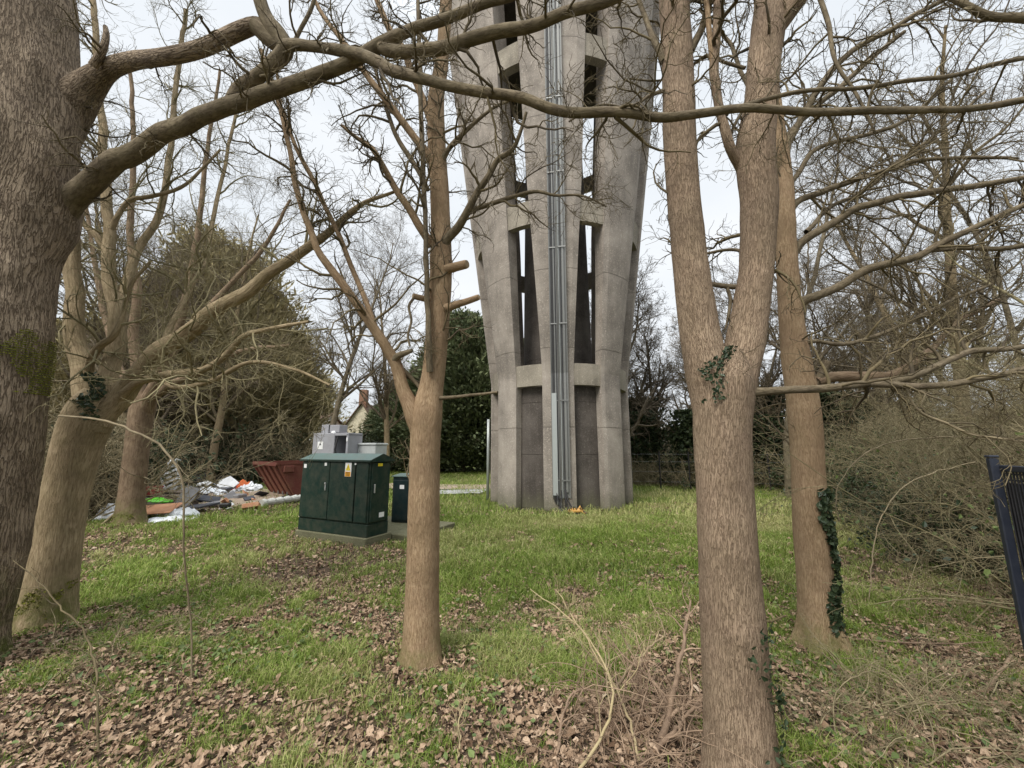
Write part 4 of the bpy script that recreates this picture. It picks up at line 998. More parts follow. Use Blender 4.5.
def grey_feeder():
    # tall grey feeder with an open compartment
    yy = 8.35; a = P(312, 433, yy); b = P(356, 434, yy); top = a[2]; w = b[0] - a[0] + .0
    M = rz(R_(-20)); uu = M @ np.array([1., 0, 0]); vv = M @ np.array([0, 1., 0])
    c = np.array([(a[0] + b[0]) / 2, yy + .2, 0]); w = w / math.cos(R_(20)) * .96; Dp = .42
    t = thing('feeder_cabinet', 'tall light grey feeder cabinet with an open compartment, rising behind the green cabinet', 'cabinet', (c[0], c[1], .09))
    zc = lambda z: np.array([c[0], c[1], z])
    # left solid part and frame round the open bay
    m = MB(); m.box(zc((.1 + top) / 2) - uu * (w * .19), (w * .62, Dp, top - .1), M, .01)
    m.box(zc((.1 + 1.35) / 2) + uu * (w * .31), (w * .38, Dp, 1.25), M, .01)
    m.box(zc(top - .03) + uu * (w * .31), (w * .38, Dp, .06), M, .006)
    m.box(zc((1.35 + top) / 2) + uu * (w * .475), (w * .05, Dp, top - 1.35 - .06), M)
    m.box(zc((1.35 + top) / 2) + uu * (w * .3) + vv * (Dp * .47), (w * .36, .02, top - 1.35 - .07), M)
    m.build('body', M_grey, t)
    m = MB(); m.box(zc((1.36 + top) / 2) + uu * (w * .29) + vv * .13, (w * .3, .05, top - 1.5), M, .01); m.build('switchgear', M_darkin, t)
    m = MB(); m.tube([zc(1.42) + uu * w * .21 - vv * .2, zc(1.6) + uu * w * .17 - vv * .23, zc(1.86) + uu * w * .2 - vv * .2], .02, 6); m.build('cable', M_cable, t)
    m = MB(); m.box(zc(top - .26) - uu * (w * .27) - vv * (Dp / 2 + .003), (.15, .004, .16), M); s = m.build('sign', M_label_w, t)
    m = MB(); m.prism([(-.03, -.02), (.03, -.02), (0, .035)], .002, zc(top - .235) - uu * (w * .27) - vv * (Dp / 2 + .0055), uu, [0, 0, 1], -vv); m.build('symbol', M_label_k, s)
    m = MB(); m.box(zc(top - .14) + uu * (w * .47) - vv * (Dp / 2 + .003), (.035, .004, .08), M); m.build('sticker', M_label_w, t)
    # small dome lamp on the edge
    m = MB(); q = zc(top - .0) + uu * (w * .03) - vv * (Dp / 2 - .05)
    n = 10; V = []; Fs = []
    for i in range(5):
        ph = i / 4 * math.pi / 2
        for j in range(n): V.append(q + np.array([.05 * math.cos(ph) * math.cos(j / n * 6.2832), .05 * math.cos(ph) * math.sin(j / n * 6.2832), .05 * math.sin(ph)]))
    for i in range(4):
        for j in range(n): Fs.append([i * n + j, i * n + (j + 1) % n, (i + 1) * n + (j + 1) % n, (i + 1) * n + j])
    m.add(np.array(V), Fs); m.build('beacon', M_label_w, t, True)
    # box sitting on top
    yb_ = yy + .25; a = P(323, 425, yb_); b = P(347, 426, yb_)
    t2 = thing('meter_box', 'small grey metal box with black slot sitting on top of the tall grey feeder', 'box', ((a[0] + b[0]) / 2, yb_, top))
    hh = a[2] - top; cc = np.array([(a[0] + b[0]) / 2, yb_, top + hh / 2 + .002])
    m = MB(); m.box(cc - uu * .155, (.2, .24, hh), M, .008); m.box(cc + uu * .11, (.27, .24, hh - .02), M, .008); m.build('body', M_grey, t2)
    m = MB(); m.box(cc - uu * .04 - vv * .01, (.045, .2, hh * .96), M); m.build('slot', M_black, t2)
    # pale lower cabinet to its right
    y3 = 8.5; a = P(356, 443, y3); b = P(382, 445, y3); c3 = np.array([(a[0] + b[0]) / 2, y3 + .1, 0])
    t3 = thing('feeder_cabinet', 'low pale grey cabinet with flat lid right of the tall feeder', 'cabinet', (c3[0], c3[1], .09))
    m = MB(); m.box(c3 + [0, 0, (.1 + a[2] - .05) / 2], ((b[0] - a[0]) * 1.03, .38, a[2] - .15), M, .01); m.build('body', M_grey2, t3)
    m = MB(); m.box(c3 + [0, 0, a[2] - .025], ((b[0] - a[0]) * 1.08, .42, .045), M, .01); m.build('lid', M_grey2, t3)
grey_feeder()

# ------------------------------------------------------------------ skip
def skip():
    C0 = np.array([-7.5, 12.75, 0.]); bv = np.array([-.76, .65, 0.]); av = np.array([.65, .76, 0.]); up = np.array([0, 0, 1.])
    t = thing('skip', 'rusty red metal skip with sloping ribbed end, empty, left of the green cabinet', 'skip', C0)
    zt, zb, Wd = 1.14, .1, 2.3; th = .03
    # outline in (a,z): sloped end at a=0..0.62
    outer = [(.62, zb), (0, zt), (2.3, zt + .02), (2.1, zb)]
    inner = [(.62 + .035, zb + .03), (.05, zt), (2.26, zt + .02), (2.06, zb + .03)]
    for off in (0, Wd - th):
        m = MB(); m.prism(outer, th, C0 + bv * off, av, up, bv); m.build('side_panel', M_rust, t)
    def strip(p, q, name, mat):
        m = MB(); d = np.array([q[0] - p[0], q[1] - p[1]]); d /= np.linalg.norm(d); nn = np.array([d[1], -d[0]]) * -.03
        m.prism([p, q, (q[0] + nn[0], q[1] + nn[1]), (p[0] + nn[0], p[1] + nn[1])], Wd - 2 * th - .004, C0 + bv * (th + .002), av, up, bv); m.build(name, mat, t)
    strip((.62, zb), (0.0, zt - .0), 'end_panel', M_rust_in); strip((2.1, zb), (.62, zb), 'floor_panel', M_rust_in); strip((2.3, zt), (2.1, zb), 'back_panel', M_rust_in)
    # top rim
    m = MB()
    for off in (-.015, Wd + .015 - .05): m.prism([(-.04, zt - .03), (2.34, zt - .01), (2.34, zt + .05), (-.04, zt + .03)], .05, C0 + bv * off, av, up, bv)
    m.prism([(-.05, zt - .07), (.02, zt - .07), (.02, zt + .032), (-.05, zt + .032)], Wd - .08, C0 + bv * .04, av, up, bv)
    m.prism([(2.27, zt - .05), (2.35, zt - .05), (2.35, zt + .052), (2.27, zt + .052)], Wd - .08, C0 + bv * .04, av, up, bv)
    m.build('rim', M_rust, t)
    for k in range(5):      # ribs on the sloping end
        m = MB(); s = .12 + k * (Wd - .3) / 4
        m.prism([(.60, zb + .02), (.0, zt - .09), (-.06, zt - .09), (.54, zb + .02)], .07, C0 + bv * s, av, up, bv); m.build('rib', M_rust, t)
    m = MB(); m.box(C0 + av * .33 - bv * .035 + up * (zt - .17), (.3, .07, .2), rz(math.atan2(av[1], av[0])), .01); m.build('lifting_lug', M_rust, t)
    for u in (.5, 1.15, 1.8):
        m = MB(); m.box(C0 + av * (.75 if u < 1 else u) + bv * (Wd * .5) + up * .085, (.12, Wd * .8, .15), rz(math.atan2(av[1], av[0])), .01); m.build('skid', M_rust, t)
    m = MB(); m.box(C0 + av * .62 + bv * Wd / 2 + up * .2, (.07, Wd * .75, .07), rz(math.atan2(av[1], av[0])), .01); m.build('bumper_bar', M_rust, t)
    m = MB()
    for k in range(4): m.box(C0 + av * .55 + bv * (.5 + k * .4) + up * .1, (.05, .06, .2), rz(math.atan2(av[1], av[0])), .01)
    m.build('foot', M_galv, t)
skip()

# ------------------------------------------------------------------ fly-tipped rubbish
def board(name, label, cat, px, py, Y, size, mat, yaw=0, tilt=0, roll=0, z=None, group=None):
    """flat board with thickness, centre seen at (px,py) at depth Y; tilt about x"""
    c = P(px, py, Y)
    if z is not None: c[2] = z
    m = MB(); M = rz(R_(yaw)) @ rx(R_(tilt)) @ ry(R_(roll)); m.box(c, size, M, min(size) * .2)
    o = m.build(name, mat, None, loc=c); tag(o, label, cat, group); return o
board('wooden_board', 'flat orange brown board lying on white sheeting by the mossy tree', 'board', 152, 519, 9.3, (.95, .55, .02), M_orange_board, 12, 16, -4, .24)
crumple('plastic_sheet', 'crumpled white plastic sheet under the orange board', 'sheet', (G(146,527)[0], 9.1, 0), (.95, .5), M_white2, 14, .14, .3)
crumple('plastic_sheet', 'creased white sheet to the right of the orange board', 'sheet', (G(176,520)[0], 9.5, 0.0), (.6, .5), M_white2, 15, .3, .6)
crumple('plastic_sheet', 'crumpled white sheeting left of the mossy tree trunk', 'sheet', (G(107,524)[0], 9.3, .0), (.9, .7), M_white, 16, .3, .2)
crumple('plastic_sheet', 'upright torn white plastic piece leaning at the far left of the dump', 'sheet', (G(101,520)[0], 9.6, .05), (.5, .4), M_white, 17, .4, .9, tilt=-.7)
crumple('plastic_sheet', 'white rumpled sheet between grey planks and dark panels', 'sheet', (G(202,500)[0], 13.2, .12), (.8, .5), M_white2, 18, .36, .1)
def bin_lid():
    c = P(157, 505, 10.2); c[2] = .32
    n = 20; m = MB(); V = []; Fs = []
    prof = [(0, .07), (.14, .065), (.24, .04), (.3, .02), (.31, -.01), (.28, -.01), (0, .0)]
    for r, z in prof:
        for j in range(n): V.append([c[0] + r * math.cos(j / n * 6.2832) * 1.15, c[1] + r * .8 * math.sin(j / n * 6.2832), c[2] + z - r * .1 * math.cos(j / n * 6.2832)])
    for i in range(len(prof) - 1):
        for j in range(n): Fs.append([i * n + j, i * n + (j + 1) % n, (i + 1) * n + (j + 1) % n, (i + 1) * n + j])
    m.add(np.array(V), Fs); o = m.build('bin_lid', M_lime, None, True, loc=c); tag(o, 'bright lime green plastic lid among the rubbish', 'lid')
bin_lid()
def crate(name, label, px, py, Y, size, mat, yaw, lidmat=None):
    c = P(px, py, Y); t = thing(name, label, 'crate', (c[0], c[1], 0)); hz = size[2]; M = rz(R_(yaw)); w = .02
    cc = np.array([c[0], c[1], 0])
    m = MB(); m.box(cc + [0, 0, .015], (size[0], size[1], .03), M)
    for s in (-1, 1):
        m.box(cc + M @ np.array([s * (size[0] / 2 - w / 2), 0, hz / 2 + .031]), (w, size[1], hz), M)
        m.box(cc + M @ np.array([0, s * (size[1] / 2 - w / 2), hz / 2 + .031]), (size[0] - 2 * w - .002, w, hz), M)
    m.build('body', mat, t)
    m = MB()
    for s in (-1, 1):
        m.box(cc + M @ np.array([0, s * (size[1] / 2 + .008), hz]), (size[0] + .03, .014, .05), M); m.box(cc + M @ np.array([s * (size[0] / 2 + .008), 0, hz]), (.014, size[1], .05), M)
    m.build('rim', lidmat or mat, t)
crate('storage_crate', 'grey plastic crate right of the mossy tree under a red one', 149, 500, 10.6, (.5, .4, .34), M_greyboard, 8)
def red_box():
    c = P(150, 488, 10.65); M = rz(.15); t = thing('toolbox', 'faded red box perched on the grey crate beside the mossy tree', 'box', (c[0], c[1], .39))
    m = MB(); m.box((c[0], c[1], .39 + .1), (.46, .3, .2), M, .02); m.build('body', M_red, t)
    m = MB(); m.box((c[0], c[1], .61), (.48, .32, .035), M, .01); m.build('lid', M_red, t)
    m = MB(); m.tube([[c[0] - .1, c[1], .62], [c[0] - .09, c[1], .68], [c[0] + .09, c[1], .68], [c[0] + .1, c[1], .62]], .012, 6); m.build('handle', M_black, t)
red_box()
crate('appliance_tray', 'black and grey plastic tray lying beneath the lime green lid', 148, 508, 9.9, (.62, .45, .2), M_slate, -5, M_greyboard)
def drawer_unit():
    c = P(173, 481, 11.3); t = thing('slatted_frame', 'white slatted bed frame leaning up among the rubbish', 'bed frame', (c[0], c[1], 0))
    M = rz(R_(12)) @ ry(R_(-28)) @ rx(R_(-12)); cc = np.array([c[0], c[1], .62]); Ln = 1.15; Wd = .42
    for s in (-1, 1):
        m = MB(); m.box(cc + M @ np.array([s * Wd / 2, 0, 0]), (.05, .03, Ln), M, .006); m.build('side_rail', M_white, t)
    for k in range(9):
        m = MB(); m.box(cc + M @ np.array([0, .012, -Ln / 2 + .06 + k * (Ln - .12) / 8]), (Wd - .05, .02, .07), M, .004); m.build('slat', M_white, t)
drawer_unit()
def pallet():
    c = P(174, 496, 11.0); t = thing('timber_pallet', 'weathered grey timber pallet stacked low below the white frame', 'pallet', (c[0], c[1], 0)); M = rz(R_(6)); cc = np.array([c[0], c[1], 0])
    for lv in (0, 1):
        zb = .12 + lv * .2
        for k in range(3):
            m = MB(); m.box(cc + M @ np.array([(k - 1) * .38, 0, zb]), (.08, .75, .09), M, .006); m.build('bearer', M_wood_old, t)
        for k in range(6):
            m = MB(); m.box(cc + M @ np.array([0, (k - 2.5) * .14, zb + .057]), (.9, .1, .02), M, .003); m.build('plank', M_wood_old, t)
pallet()
board('panel_offcut', 'grey panel tilted upright at the right end of the pallet', 'panel', 187, 497, 10.7, (.34, .03, .55), M_greyboard, 25, -14, 24)
board('plywood_sheet', 'long grey weathered board across the top of the pallet', 'board', 172, 489, 11.2, (.85, .3, .03), M_wood_old, 4, 8, 4, .46)
board('panel_offcut', 'large dark slate coloured panel lying flat in front of the pile', 'panel', 195, 510, 10.6, (.9, .6, .05), M_slate, -10, 4, -6, .12)
board('panel_offcut', 'second dark panel propped behind the flat slate coloured one', 'panel', 207, 503, 11.6, (.6, .4, .04), M_slate, 30, 14, 12, .2)
board('panel_offcut', 'small pale grey offcut lying at the corner of the dark panels', 'panel', 213, 507, 11.4, (.3, .3, .02), M_greyboard, 40, 12, -8, .09)
board('plastic_tray', 'small black plastic tray alone on the trampled ground', 'tray', 225, 510, 11.2, (.24, .18, .12), M_black, 10, 0, 0, .07)
board('grey_box', 'low grey flat box lying midway between panels and skip', 'box', 235, 498, 13.3, (.55, .4, .12), M_greyboard, -6, 0, 0, .08)
board('door_leaf', 'long dark door leaf lying across the back of the dump', 'door', 214, 489, 14.6, (1.25, .5, .09), M_slate, 4, 5, 0, .2)
crumple('plastic_bag', 'white bag resting on the long dark door leaf', 'bag', (P(206,484,14.6)[0], 14.6, .28), (.5, .35), M_white2, 22, .22)
board('panel_offcut', 'white panel leaning like a tent on the dark door leaf', 'panel', 228, 484, 14.7, (.5, .03, .5), M_white, 20, -30, 40)
board('panel_offcut', 'pale blue grey panel leaning against the white tented one', 'panel', 223, 484, 14.8, (.35, .03, .42), M_grey2, -10, -20, -20)
crumple('black_sheeting', 'heap of torn black plastic sheeting behind the door leaf', 'sheeting', (P(203,478,17)[0], 17.2, 0), (1.7, 1.1), M_black, 23, .75)
crumple('clothes_heap', 'heap of orange and red clothing left of the skip', 'clothes', (P(243,482,15.5)[0], 15.6, 0), (.62, .5), M_cloth_orange, 24, .42, amp=1)
crumple('clothes_heap', 'dark red cloth heap left of the orange clothing', 'clothes', (P(235,484,15.6)[0], 15.6, 0), (.6, .5), M_cloth_red, 25, .4, amp=1)
crumple('plastic_bag', 'tied white refuse bag just in front of the orange clothes', 'bag', (P(244,486,15.2)[0], 15.1, 0), (.5, .4), M_white2, 26, .35)
crumple('plastic_bag', 'white refuse bag with a dark mouth nearest the skip', 'bag', (P(253,484,15.2)[0], 15.2, 0), (.6, .5), M_white2, 27, .5)
board('timber_plank', 'long white plank lying in front of the refuse bags', 'plank', 245, 488, 14.9, (1.4, .14, .05), M_white, 2, 0, 0, .05)
def roll():
    a = G(261, 507); b = G(300, 501); m = MB(); n = 16
    pts = [a * (1 - t) + b * t + np.array([0, 0, .1]) for t in np.linspace(0, 1, n)]
    m.tube(pts, [.1 + .018 * math.sin(k * 2.1) for k in range(n)], 12)
    o = m.build('carpet_roll', M_foam, None, False, loc=a); tag(o, 'long pale wrapped roll lying on the grass in front of the skip', 'roll')
roll()
crumple('plastic_bag', 'torn white scrap snagged on a bramble above the slatted frame', 'bag', P(175, 464, 10.5), (.24, .2), M_white2, 28, .2, tilt=-.9)
g_ = np.random.default_rng(99)
for k in range(90):
    px = g_.uniform(112, 262); py = g_.uniform(490, 512); q = G(px, py)
    if q[1] > 17: continue
    s = .05 + .36 * g_.random() ** 2.2
    mt = [M_white2, M_greyboard, M_slate, M_wood_old, M_black, M_orange_board, M_white, M_gravel][g_.integers(0, 8)]
    col = {M_white2.name: 'white', M_greyboard.name: 'grey', M_slate.name: 'slate', M_wood_old.name: 'brown', M_black.name: 'black', M_orange_board.name: 'orange', M_white.name: 'white', M_gravel.name: 'sandy'}[mt.name]
    m = MB(); M = rz(g_.uniform(0, 6)) @ rx(g_.normal(0, .6)) @ ry(g_.normal(0, .4)); m.box((q[0], q[1], s * .3 + gz1(q[0], q[1])), (s, s * g_.uniform(.4, .9), s * g_.uniform(.06, .35)), M, s * .03)
    o = m.build('rubble_piece', mt, None, loc=q); tag(o, 'small %s scrap of rubble strewn between pile and skip' % col, 'rubble', 'small rubble scraps around the rubbish')

# ------------------------------------------------------------------ near fence on the right
def near_fence():
    pz = P(988, 458, 2.02); x0, y0, top = pz[0] + .02, 2.02, pz[2]
    t = thing('mesh_fence', 'blue black steel post with mesh panel at the right edge', 'fence', (x0, y0, 0))
    m = MB(); m.box((x0, y0, top / 2 - .02), (.036, .03, top + .04), rz(-.35), .004); m.build('post', M_fence, t)
    m = MB(); m.box((x0, y0, top + .008), (.04, .034, .012), rz(-.35), .004); m.build('post_cap', M_fence, t)
    d = np.array([-.46, -1.0]); d /= np.linalg.norm(d); Lf = 1.9
    m = MB(); s0 = .02
    def q(s, z, o=0): return [x0 + d[0] * s + o * d[1] * -1 + .03, y0 + d[1] * s + o * d[0], z]
    k = 0; s = s0
    while s < Lf:
        m.tube([q(s, .06), q(s, top - .045)], .0045, 4); s += .022
    z = .1
    while z < top - .05:
        m.tube([q(s0, z, .006), q(Lf, z, .006)], .0035, 4); z += .03
    m.build('mesh_panel', M_fence_m, t)
    m = MB(); m.box(np.array(q((s0 + Lf) / 2, top / 2 - .04, .006)), (Lf - s0, .012, top - .16), rz(math.atan2(d[1], d[0]))); m.build('screen', M_fence_m, t)
    for zz in (.08, top - .05):
        m = MB(); m.box(np.array(q((s0 + Lf) / 2, zz)), (Lf - s0, .03, .03), rz(math.atan2(d[1], d[0])), .004); m.build('rail', M_fence, t)
near_fence()

# ------------------------------------------------------------------ thin canes, brambles, dead branches (near)
def cane(name, label, rows, mat, seed, tw=0, sides=7, cat='bramble', group=None, L1=.25, jit=0):
    rw = np.array(pix(rows)); b = rw[np.argmin(rw[:, 2])]
    t = thing(name, label, cat, (b[0], b[1], 0), group); g = np.random.default_rng(seed)
    S, L = spline(rw, 34); Pt = S[:, :3] + g.normal(0, .004 + jit, (34, 3)); Rd = S[:, 3]
    tube_obj('stem', [(Pt[None], Rd[None], sides)], mat, t)
    if tw:
        a, ra = sprout(Pt[None], Rd[None], tw, .1, 1, .8, L1, 7, .25, .02, .55, g, .0014)
        b_, rb = sprout(a, ra, 3, .2, 1, .8, L1 * .45, 5, .3, .02, .6, g, .0012)
        tube_obj('twigs', [(a, ra, 4), (b_, rb, 3)], mat, t)
cane('bramble_cane', 'pale arching cane looping down in front of the rubbish at left', [(58,416,2.9,2.2),(85,418,2.9,2.2),(110,422,2.88,2.3),(150,439,2.85,2.5),(172,458,2.85,2.6),(182,480,2.85,2.6),(184,520,2.85,2.4),(184,560,2.9,2.3),(190,612,3.0,2.2),(192,680,3.0,2.2)], M_cane, 1, 3)
cane('sapling', 'thin bare sapling curving up towards the big trunk at bottom left', [(97,768,2.3,3),(98,742,2.35,3),(97,690,2.4,3),(95,665,2.45,2.8),(88,641,2.5,2.6),(75,620,2.5,2.4),(60,607,2.5,2.2),(45,588,2.5,2),(28,572,2.5,1.6),(15,560,2.5,1.4)], M_twig_near, 2, 10, cat='sapling', L1=.3)
cane('bramble_cane', 'slender brown cane arching left out of the right hedge, upper one', [(838,520,4.6,1.3),(836,492,4.6,1.2),(850,468,4.6,1.2),(872,450,4.6,1.2),(905,440,4.6,1.2),(950,437,4.6,1.2),(1000,440,4.6,1.2)], M_cane, 3, 4)
cane('bramble_cane', 'slender brown cane arching left out of the right hedge, lower one', [(868,620,4.4,1.5),(872,560,4.4,1.4),(880,520,4.4,1.4),(900,490,4.4,1.3),(930,474,4.4,1.3),(975,462,4.4,1.2)], M_cane, 4, 4)
cane('fallen_stick', 'dead pale stick on the leaf litter at lower right', [(975,706,2.9,6),(985,690,2.95,5.5),(1000,672,3.0,5),(1012,655,3.05,4.5)], M_twig_dead, 5, 0, cat='stick')
def gstick(name, label, pts, r0, r1, mat, seed, tw=0, cat='stick', group=None, L1=.25, h0=.03, hz=None):
    """stick on the ground through ground pixels; hz lifts each point"""
    w = []
    for k, (px, py) in enumerate(pts):
        z = (hz[k] if hz else h0); q = G(px, py, z); w.append([q[0], q[1], z + (0 if hz else gz1(q[0], q[1])), r0 + (r1 - r0) * k / (len(pts) - 1)])
    t = thing(name, label, cat, (w[0][0], w[0][1], 0), group); g = np.random.default_rng(seed)
    S, L = spline(w, 26); Pt = S[:, :3] + g.normal(0, .004, (26, 3))
    tube_obj('stem', [(Pt[None], S[None, :, 3], 7)], mat, t)
    if tw:
        a, ra = sprout(Pt[None], S[None, :, 3], tw, .2, 1, .8, L1, 7, .25, .03, .6, g, .0016)
        b_, rb = sprout(a, ra, 4, .2, 1, .8, L1 * .5, 6, .3, .02, .65, g, .0013)
        tube_obj('twigs', [(a, ra, 5), (b_, rb, 4)], mat, t)
gstick('fallen_stick', 'long straight pale stick lying across the ground beside the ivy edged tree', [(844,638),(900,641),(960,640),(1020,634)], .009, .004, M_twig_dead, 11, 3, h0=.05)
gstick('fallen_stick', 'thin stick slanting down through the litter right of the forked trunk', [(822,650),(870,690),(910,720),(950,748)], .007, .003, M_twig_dead, 12, 3, h0=.04)
gstick('fallen_stick', 'pale stick at the bottom right corner lying level', [(900,763),(950,764),(1020,760)], .008, .005, M_twig_dead, 13, 2, h0=.04)
gstick('fallen_stick', 'short stick poking from the right side of the forked trunk', [(760,623),(775,620),(786,615)], .012, .006, M_bark_red, 14, 0, hz=[.25, .27, .3])
gstick('fallen_stick', 'small pale twig lying in grass right of the slim trunk foot', [(438,653),(455,651),(474,650)], .006, .003, M_twig_dead, 15, 0, h0=.03)
gstick('fallen_stick', 'pale stick lying at the foot of the slim trunk', [(412,682),(425,675),(434,671)], .007, .004, M_twig_dead, 16, 0, h0=.03)
# lichen-covered dead branches in the brush
M_lichen = twig_mat('twig_lichen', (.2, .15, .1), (.38, .31, .17))
gstick('dead_branch', 'upright forked dead branch with yellow lichen in the foreground brush', [(560,790),(600,742),(612,690),(590,640),(560,610),(530,590)], .009, .003, M_lichen, 21, 9, 'branch', L1=.4, hz=[.02, .12, .3, .42, .5, .58])
gstick('dead_branch', 'second lichen spotted branch rising left inside the brush pile', [(640,760),(622,700),(598,660),(575,620),(556,590)], .008, .003, M_lichen, 22, 9, 'branch', L1=.35, hz=[.05, .2, .35, .5, .62])
gstick('dead_branch', 'thick curved dead stem standing beside the forked trunk', [(648,772),(668,720),(676,680),(684,640),(690,600)], .022, .007, M_twig_dead, 23, 10, 'branch', L1=.4, hz=[.0, .12, .28, .42, .55])
gstick('dead_branch', 'crooked branch running right into the forked trunk from the brush', [(640,765),(670,735),(700,700)], .016, .008, M_twig_dead, 24, 8, 'branch', L1=.35, hz=[.03, .1, .2])
gstick('dead_branch', 'pale branch bending across the middle of the brush pile', [(555,770),(563,715),(580,690),(620,697),(668,705)], .009, .004, M_twig_dead, 25, 8, 'branch', L1=.3, hz=[.03, .14, .2, .2, .15])
gstick('dead_branch', 'lichen spotted arching twig with many forks above the brush pile', [(608,700),(628,670),(652,645),(664,630),(650,600)], .009, .003, M_lichen, 26, 11, 'branch', L1=.35, hz=[.1, .25, .35, .42, .52])
gstick('dead_branch', 'small yellowish forked twig standing alone in the near grass', [(457,775),(460,740),(458,722),(466,700)], .006, .003, M_lichen, 27, 8, 'branch', L1=.16, hz=[.0, .08, .13, .2])
gstick('dead_branch', 'single leaning pale stick at the left end of the brush', [(530,768),(510,745),(494,725)], .007, .004, M_twig_dead, 28, 2, 'branch', L1=.2, hz=[.02, .06, .1])

def tangle(name, label, cat, n, area, hmax, L, mat, seed, r=.0022, droop=-.02, lev=2, kind='stuff', up0=.8, wander=.16, leafn=0, n0pts=11, leafmat=None, leafsize=.03, rel=None):
    """n arching twigs rooted inside area() with side shoots"""
    g = np.random.default_rng(seed); xy_ = area(n, g)
    P0 = np.stack([xy_[:, 0], xy_[:, 1], gz(xy_[:, 0], xy_[:, 1])], -1)
    D = norm(np.stack([g.normal(0, 1, n), g.normal(0, 1, n), np.abs(g.normal(up0, .4, n))], -1))
    a = walk(P0, D, L * (.5 + .8 * g.random(n)), n0pts, wander, droop, g)
    a[..., 2] = np.minimum(a[..., 2], hmax + .3 * g.random((n, 1))); a[..., 2] = np.maximum(a[..., 2], gz(a[..., 0], a[..., 1]) + .004)
    ra = r * (.7 + 1.2 * g.random(n)[:, None]) * np.linspace(1.3, .5, n0pts)[None]
    grp = [(a, ra, 5)]
    b, rb = sprout(a, ra, 4, .2, 1, .8, L * .4, 7, wander * 1.4, 0, .65, g, r * .5); b[..., 2] = np.maximum(b[..., 2], .01); grp.append((b, rb, 4))
    if lev > 1:
        c, rc = sprout(b, rb, 3, .2, 1, .8, L * .18, 5, wander * 1.6, 0, .7, g, r * .45); c[..., 2] = np.maximum(c[..., 2], .01); grp.append((c, rc, 3))
    return grp, a, b
def poly_area(pts, jit=.12):
    q = np.array([G(*p)[:2] for p in pts])
    def f(n, g):
        w = g.dirichlet(np.ones(len(q)) * .55, n); return w @ q + g.normal(0, jit, (n, 2))
    return f
grp, _, _ = tangle('x', '', '', 85, poly_area([(520,790),(590,770),(560,725),(640,700),(700,670),(690,740),(640,790),(690,800),(610,745)]), .3, .55, None, 61, .0024, -.09)
o = tube_obj('brushwood', grp, M_twig_dead, None, loc=(0, 0, 0)); tag(o, 'tangle of dead brown brushwood on the litter in the foreground', 'brushwood', kind='stuff')
grp, _, _ = tangle('x', '', '', 150, poly_area([(770,700),(850,680),(960,660),(1040,640),(1060,740),(960,770),(840,770),(780,790)]), .22, .55, None, 62, .002, -.09)
o = tube_obj('brushwood', grp, M_twig_hedge, None, loc=(0, 0, 0)); tag(o, 'sparse trailing bramble stems over the litter at lower right', 'brambles', kind='stuff')
grp, _, _ = tangle('x', '', '', 90, poly_area([(20,790),(80,720),(160,640),(60,650),(230,590),(10,680),(330,640)], .3), .2, .4, None, 63, .0018, -.08)
o = tube_obj('brushwood', grp, M_twig_hedge, None, loc=(0, 0, 0)); tag(o, 'few thin bramble stems over the litter at lower left', 'brambles', kind='stuff')
# twigs dropped everywhere
g = np.random.default_rng(64); n = 900
yy = 2.0 + 8 * g.random(n) ** 1.3; xx = (g.random(n) * 2 - 1) * (yy * 1.4 + .5)
P0 = np.stack([xx, yy, gz(xx, yy) + .012], -1); th = g.random(n) * 6.283
D = np.stack([np.cos(th), np.sin(th), g.normal(0, .12, n)], -1)
a = walk(P0, D, .1 + .35 * g.random(n) ** 2, 6, .12, 0, g); a[..., 2] = np.clip(a[..., 2], gz(a[..., 0], a[..., 1]) + .005, .09)
o = tube_obj('fallen_twigs', [(a, (.0016 + .003 * g.random(n) ** 2)[:, None] * np.linspace(1, .6, 6)[None], 4)], M_twig_dead, None); tag(o, 'small dry twigs scattered over grass and litter', 'twigs', kind='stuff')
# broad-leaved weeds (nettle / ground ivy) ------------------------------------------
g = np.random.default_rng(65); n = 2600
ctr = [G(*p)[:2] for p in [(200,640),(250,650),(150,600),(330,650),(120,560),(80,640),(480,655),(460,690),(700,600),(650,570),(860,690),(820,740),(900,660),(270,640),(40,700),(780,600),(930,700),(440,720),(560,640)]]
ci = g.integers(0, len(ctr), n); sp_ = .12 + .05 * np.array([c[1] for c in ctr])
C = np.array(ctr)[ci] + g.normal(0, 1, (n, 2)) * sp_[ci][:, None] * 1.5
Cz = gz(C[:, 0], C[:, 1]) + .01 + .05 * g.random(n)
V, Q, rn = leaves_at(np.column_stack([C, Cz]), np.tile([[0, -.2, 1.]], (n, 1)), .032, g)
o = mk('weeds', V, [Q], M_bramble, None, {'rnd': rn}); tag(o, 'low broad leaved green weeds dotted through the litter', 'weeds', kind='stuff')

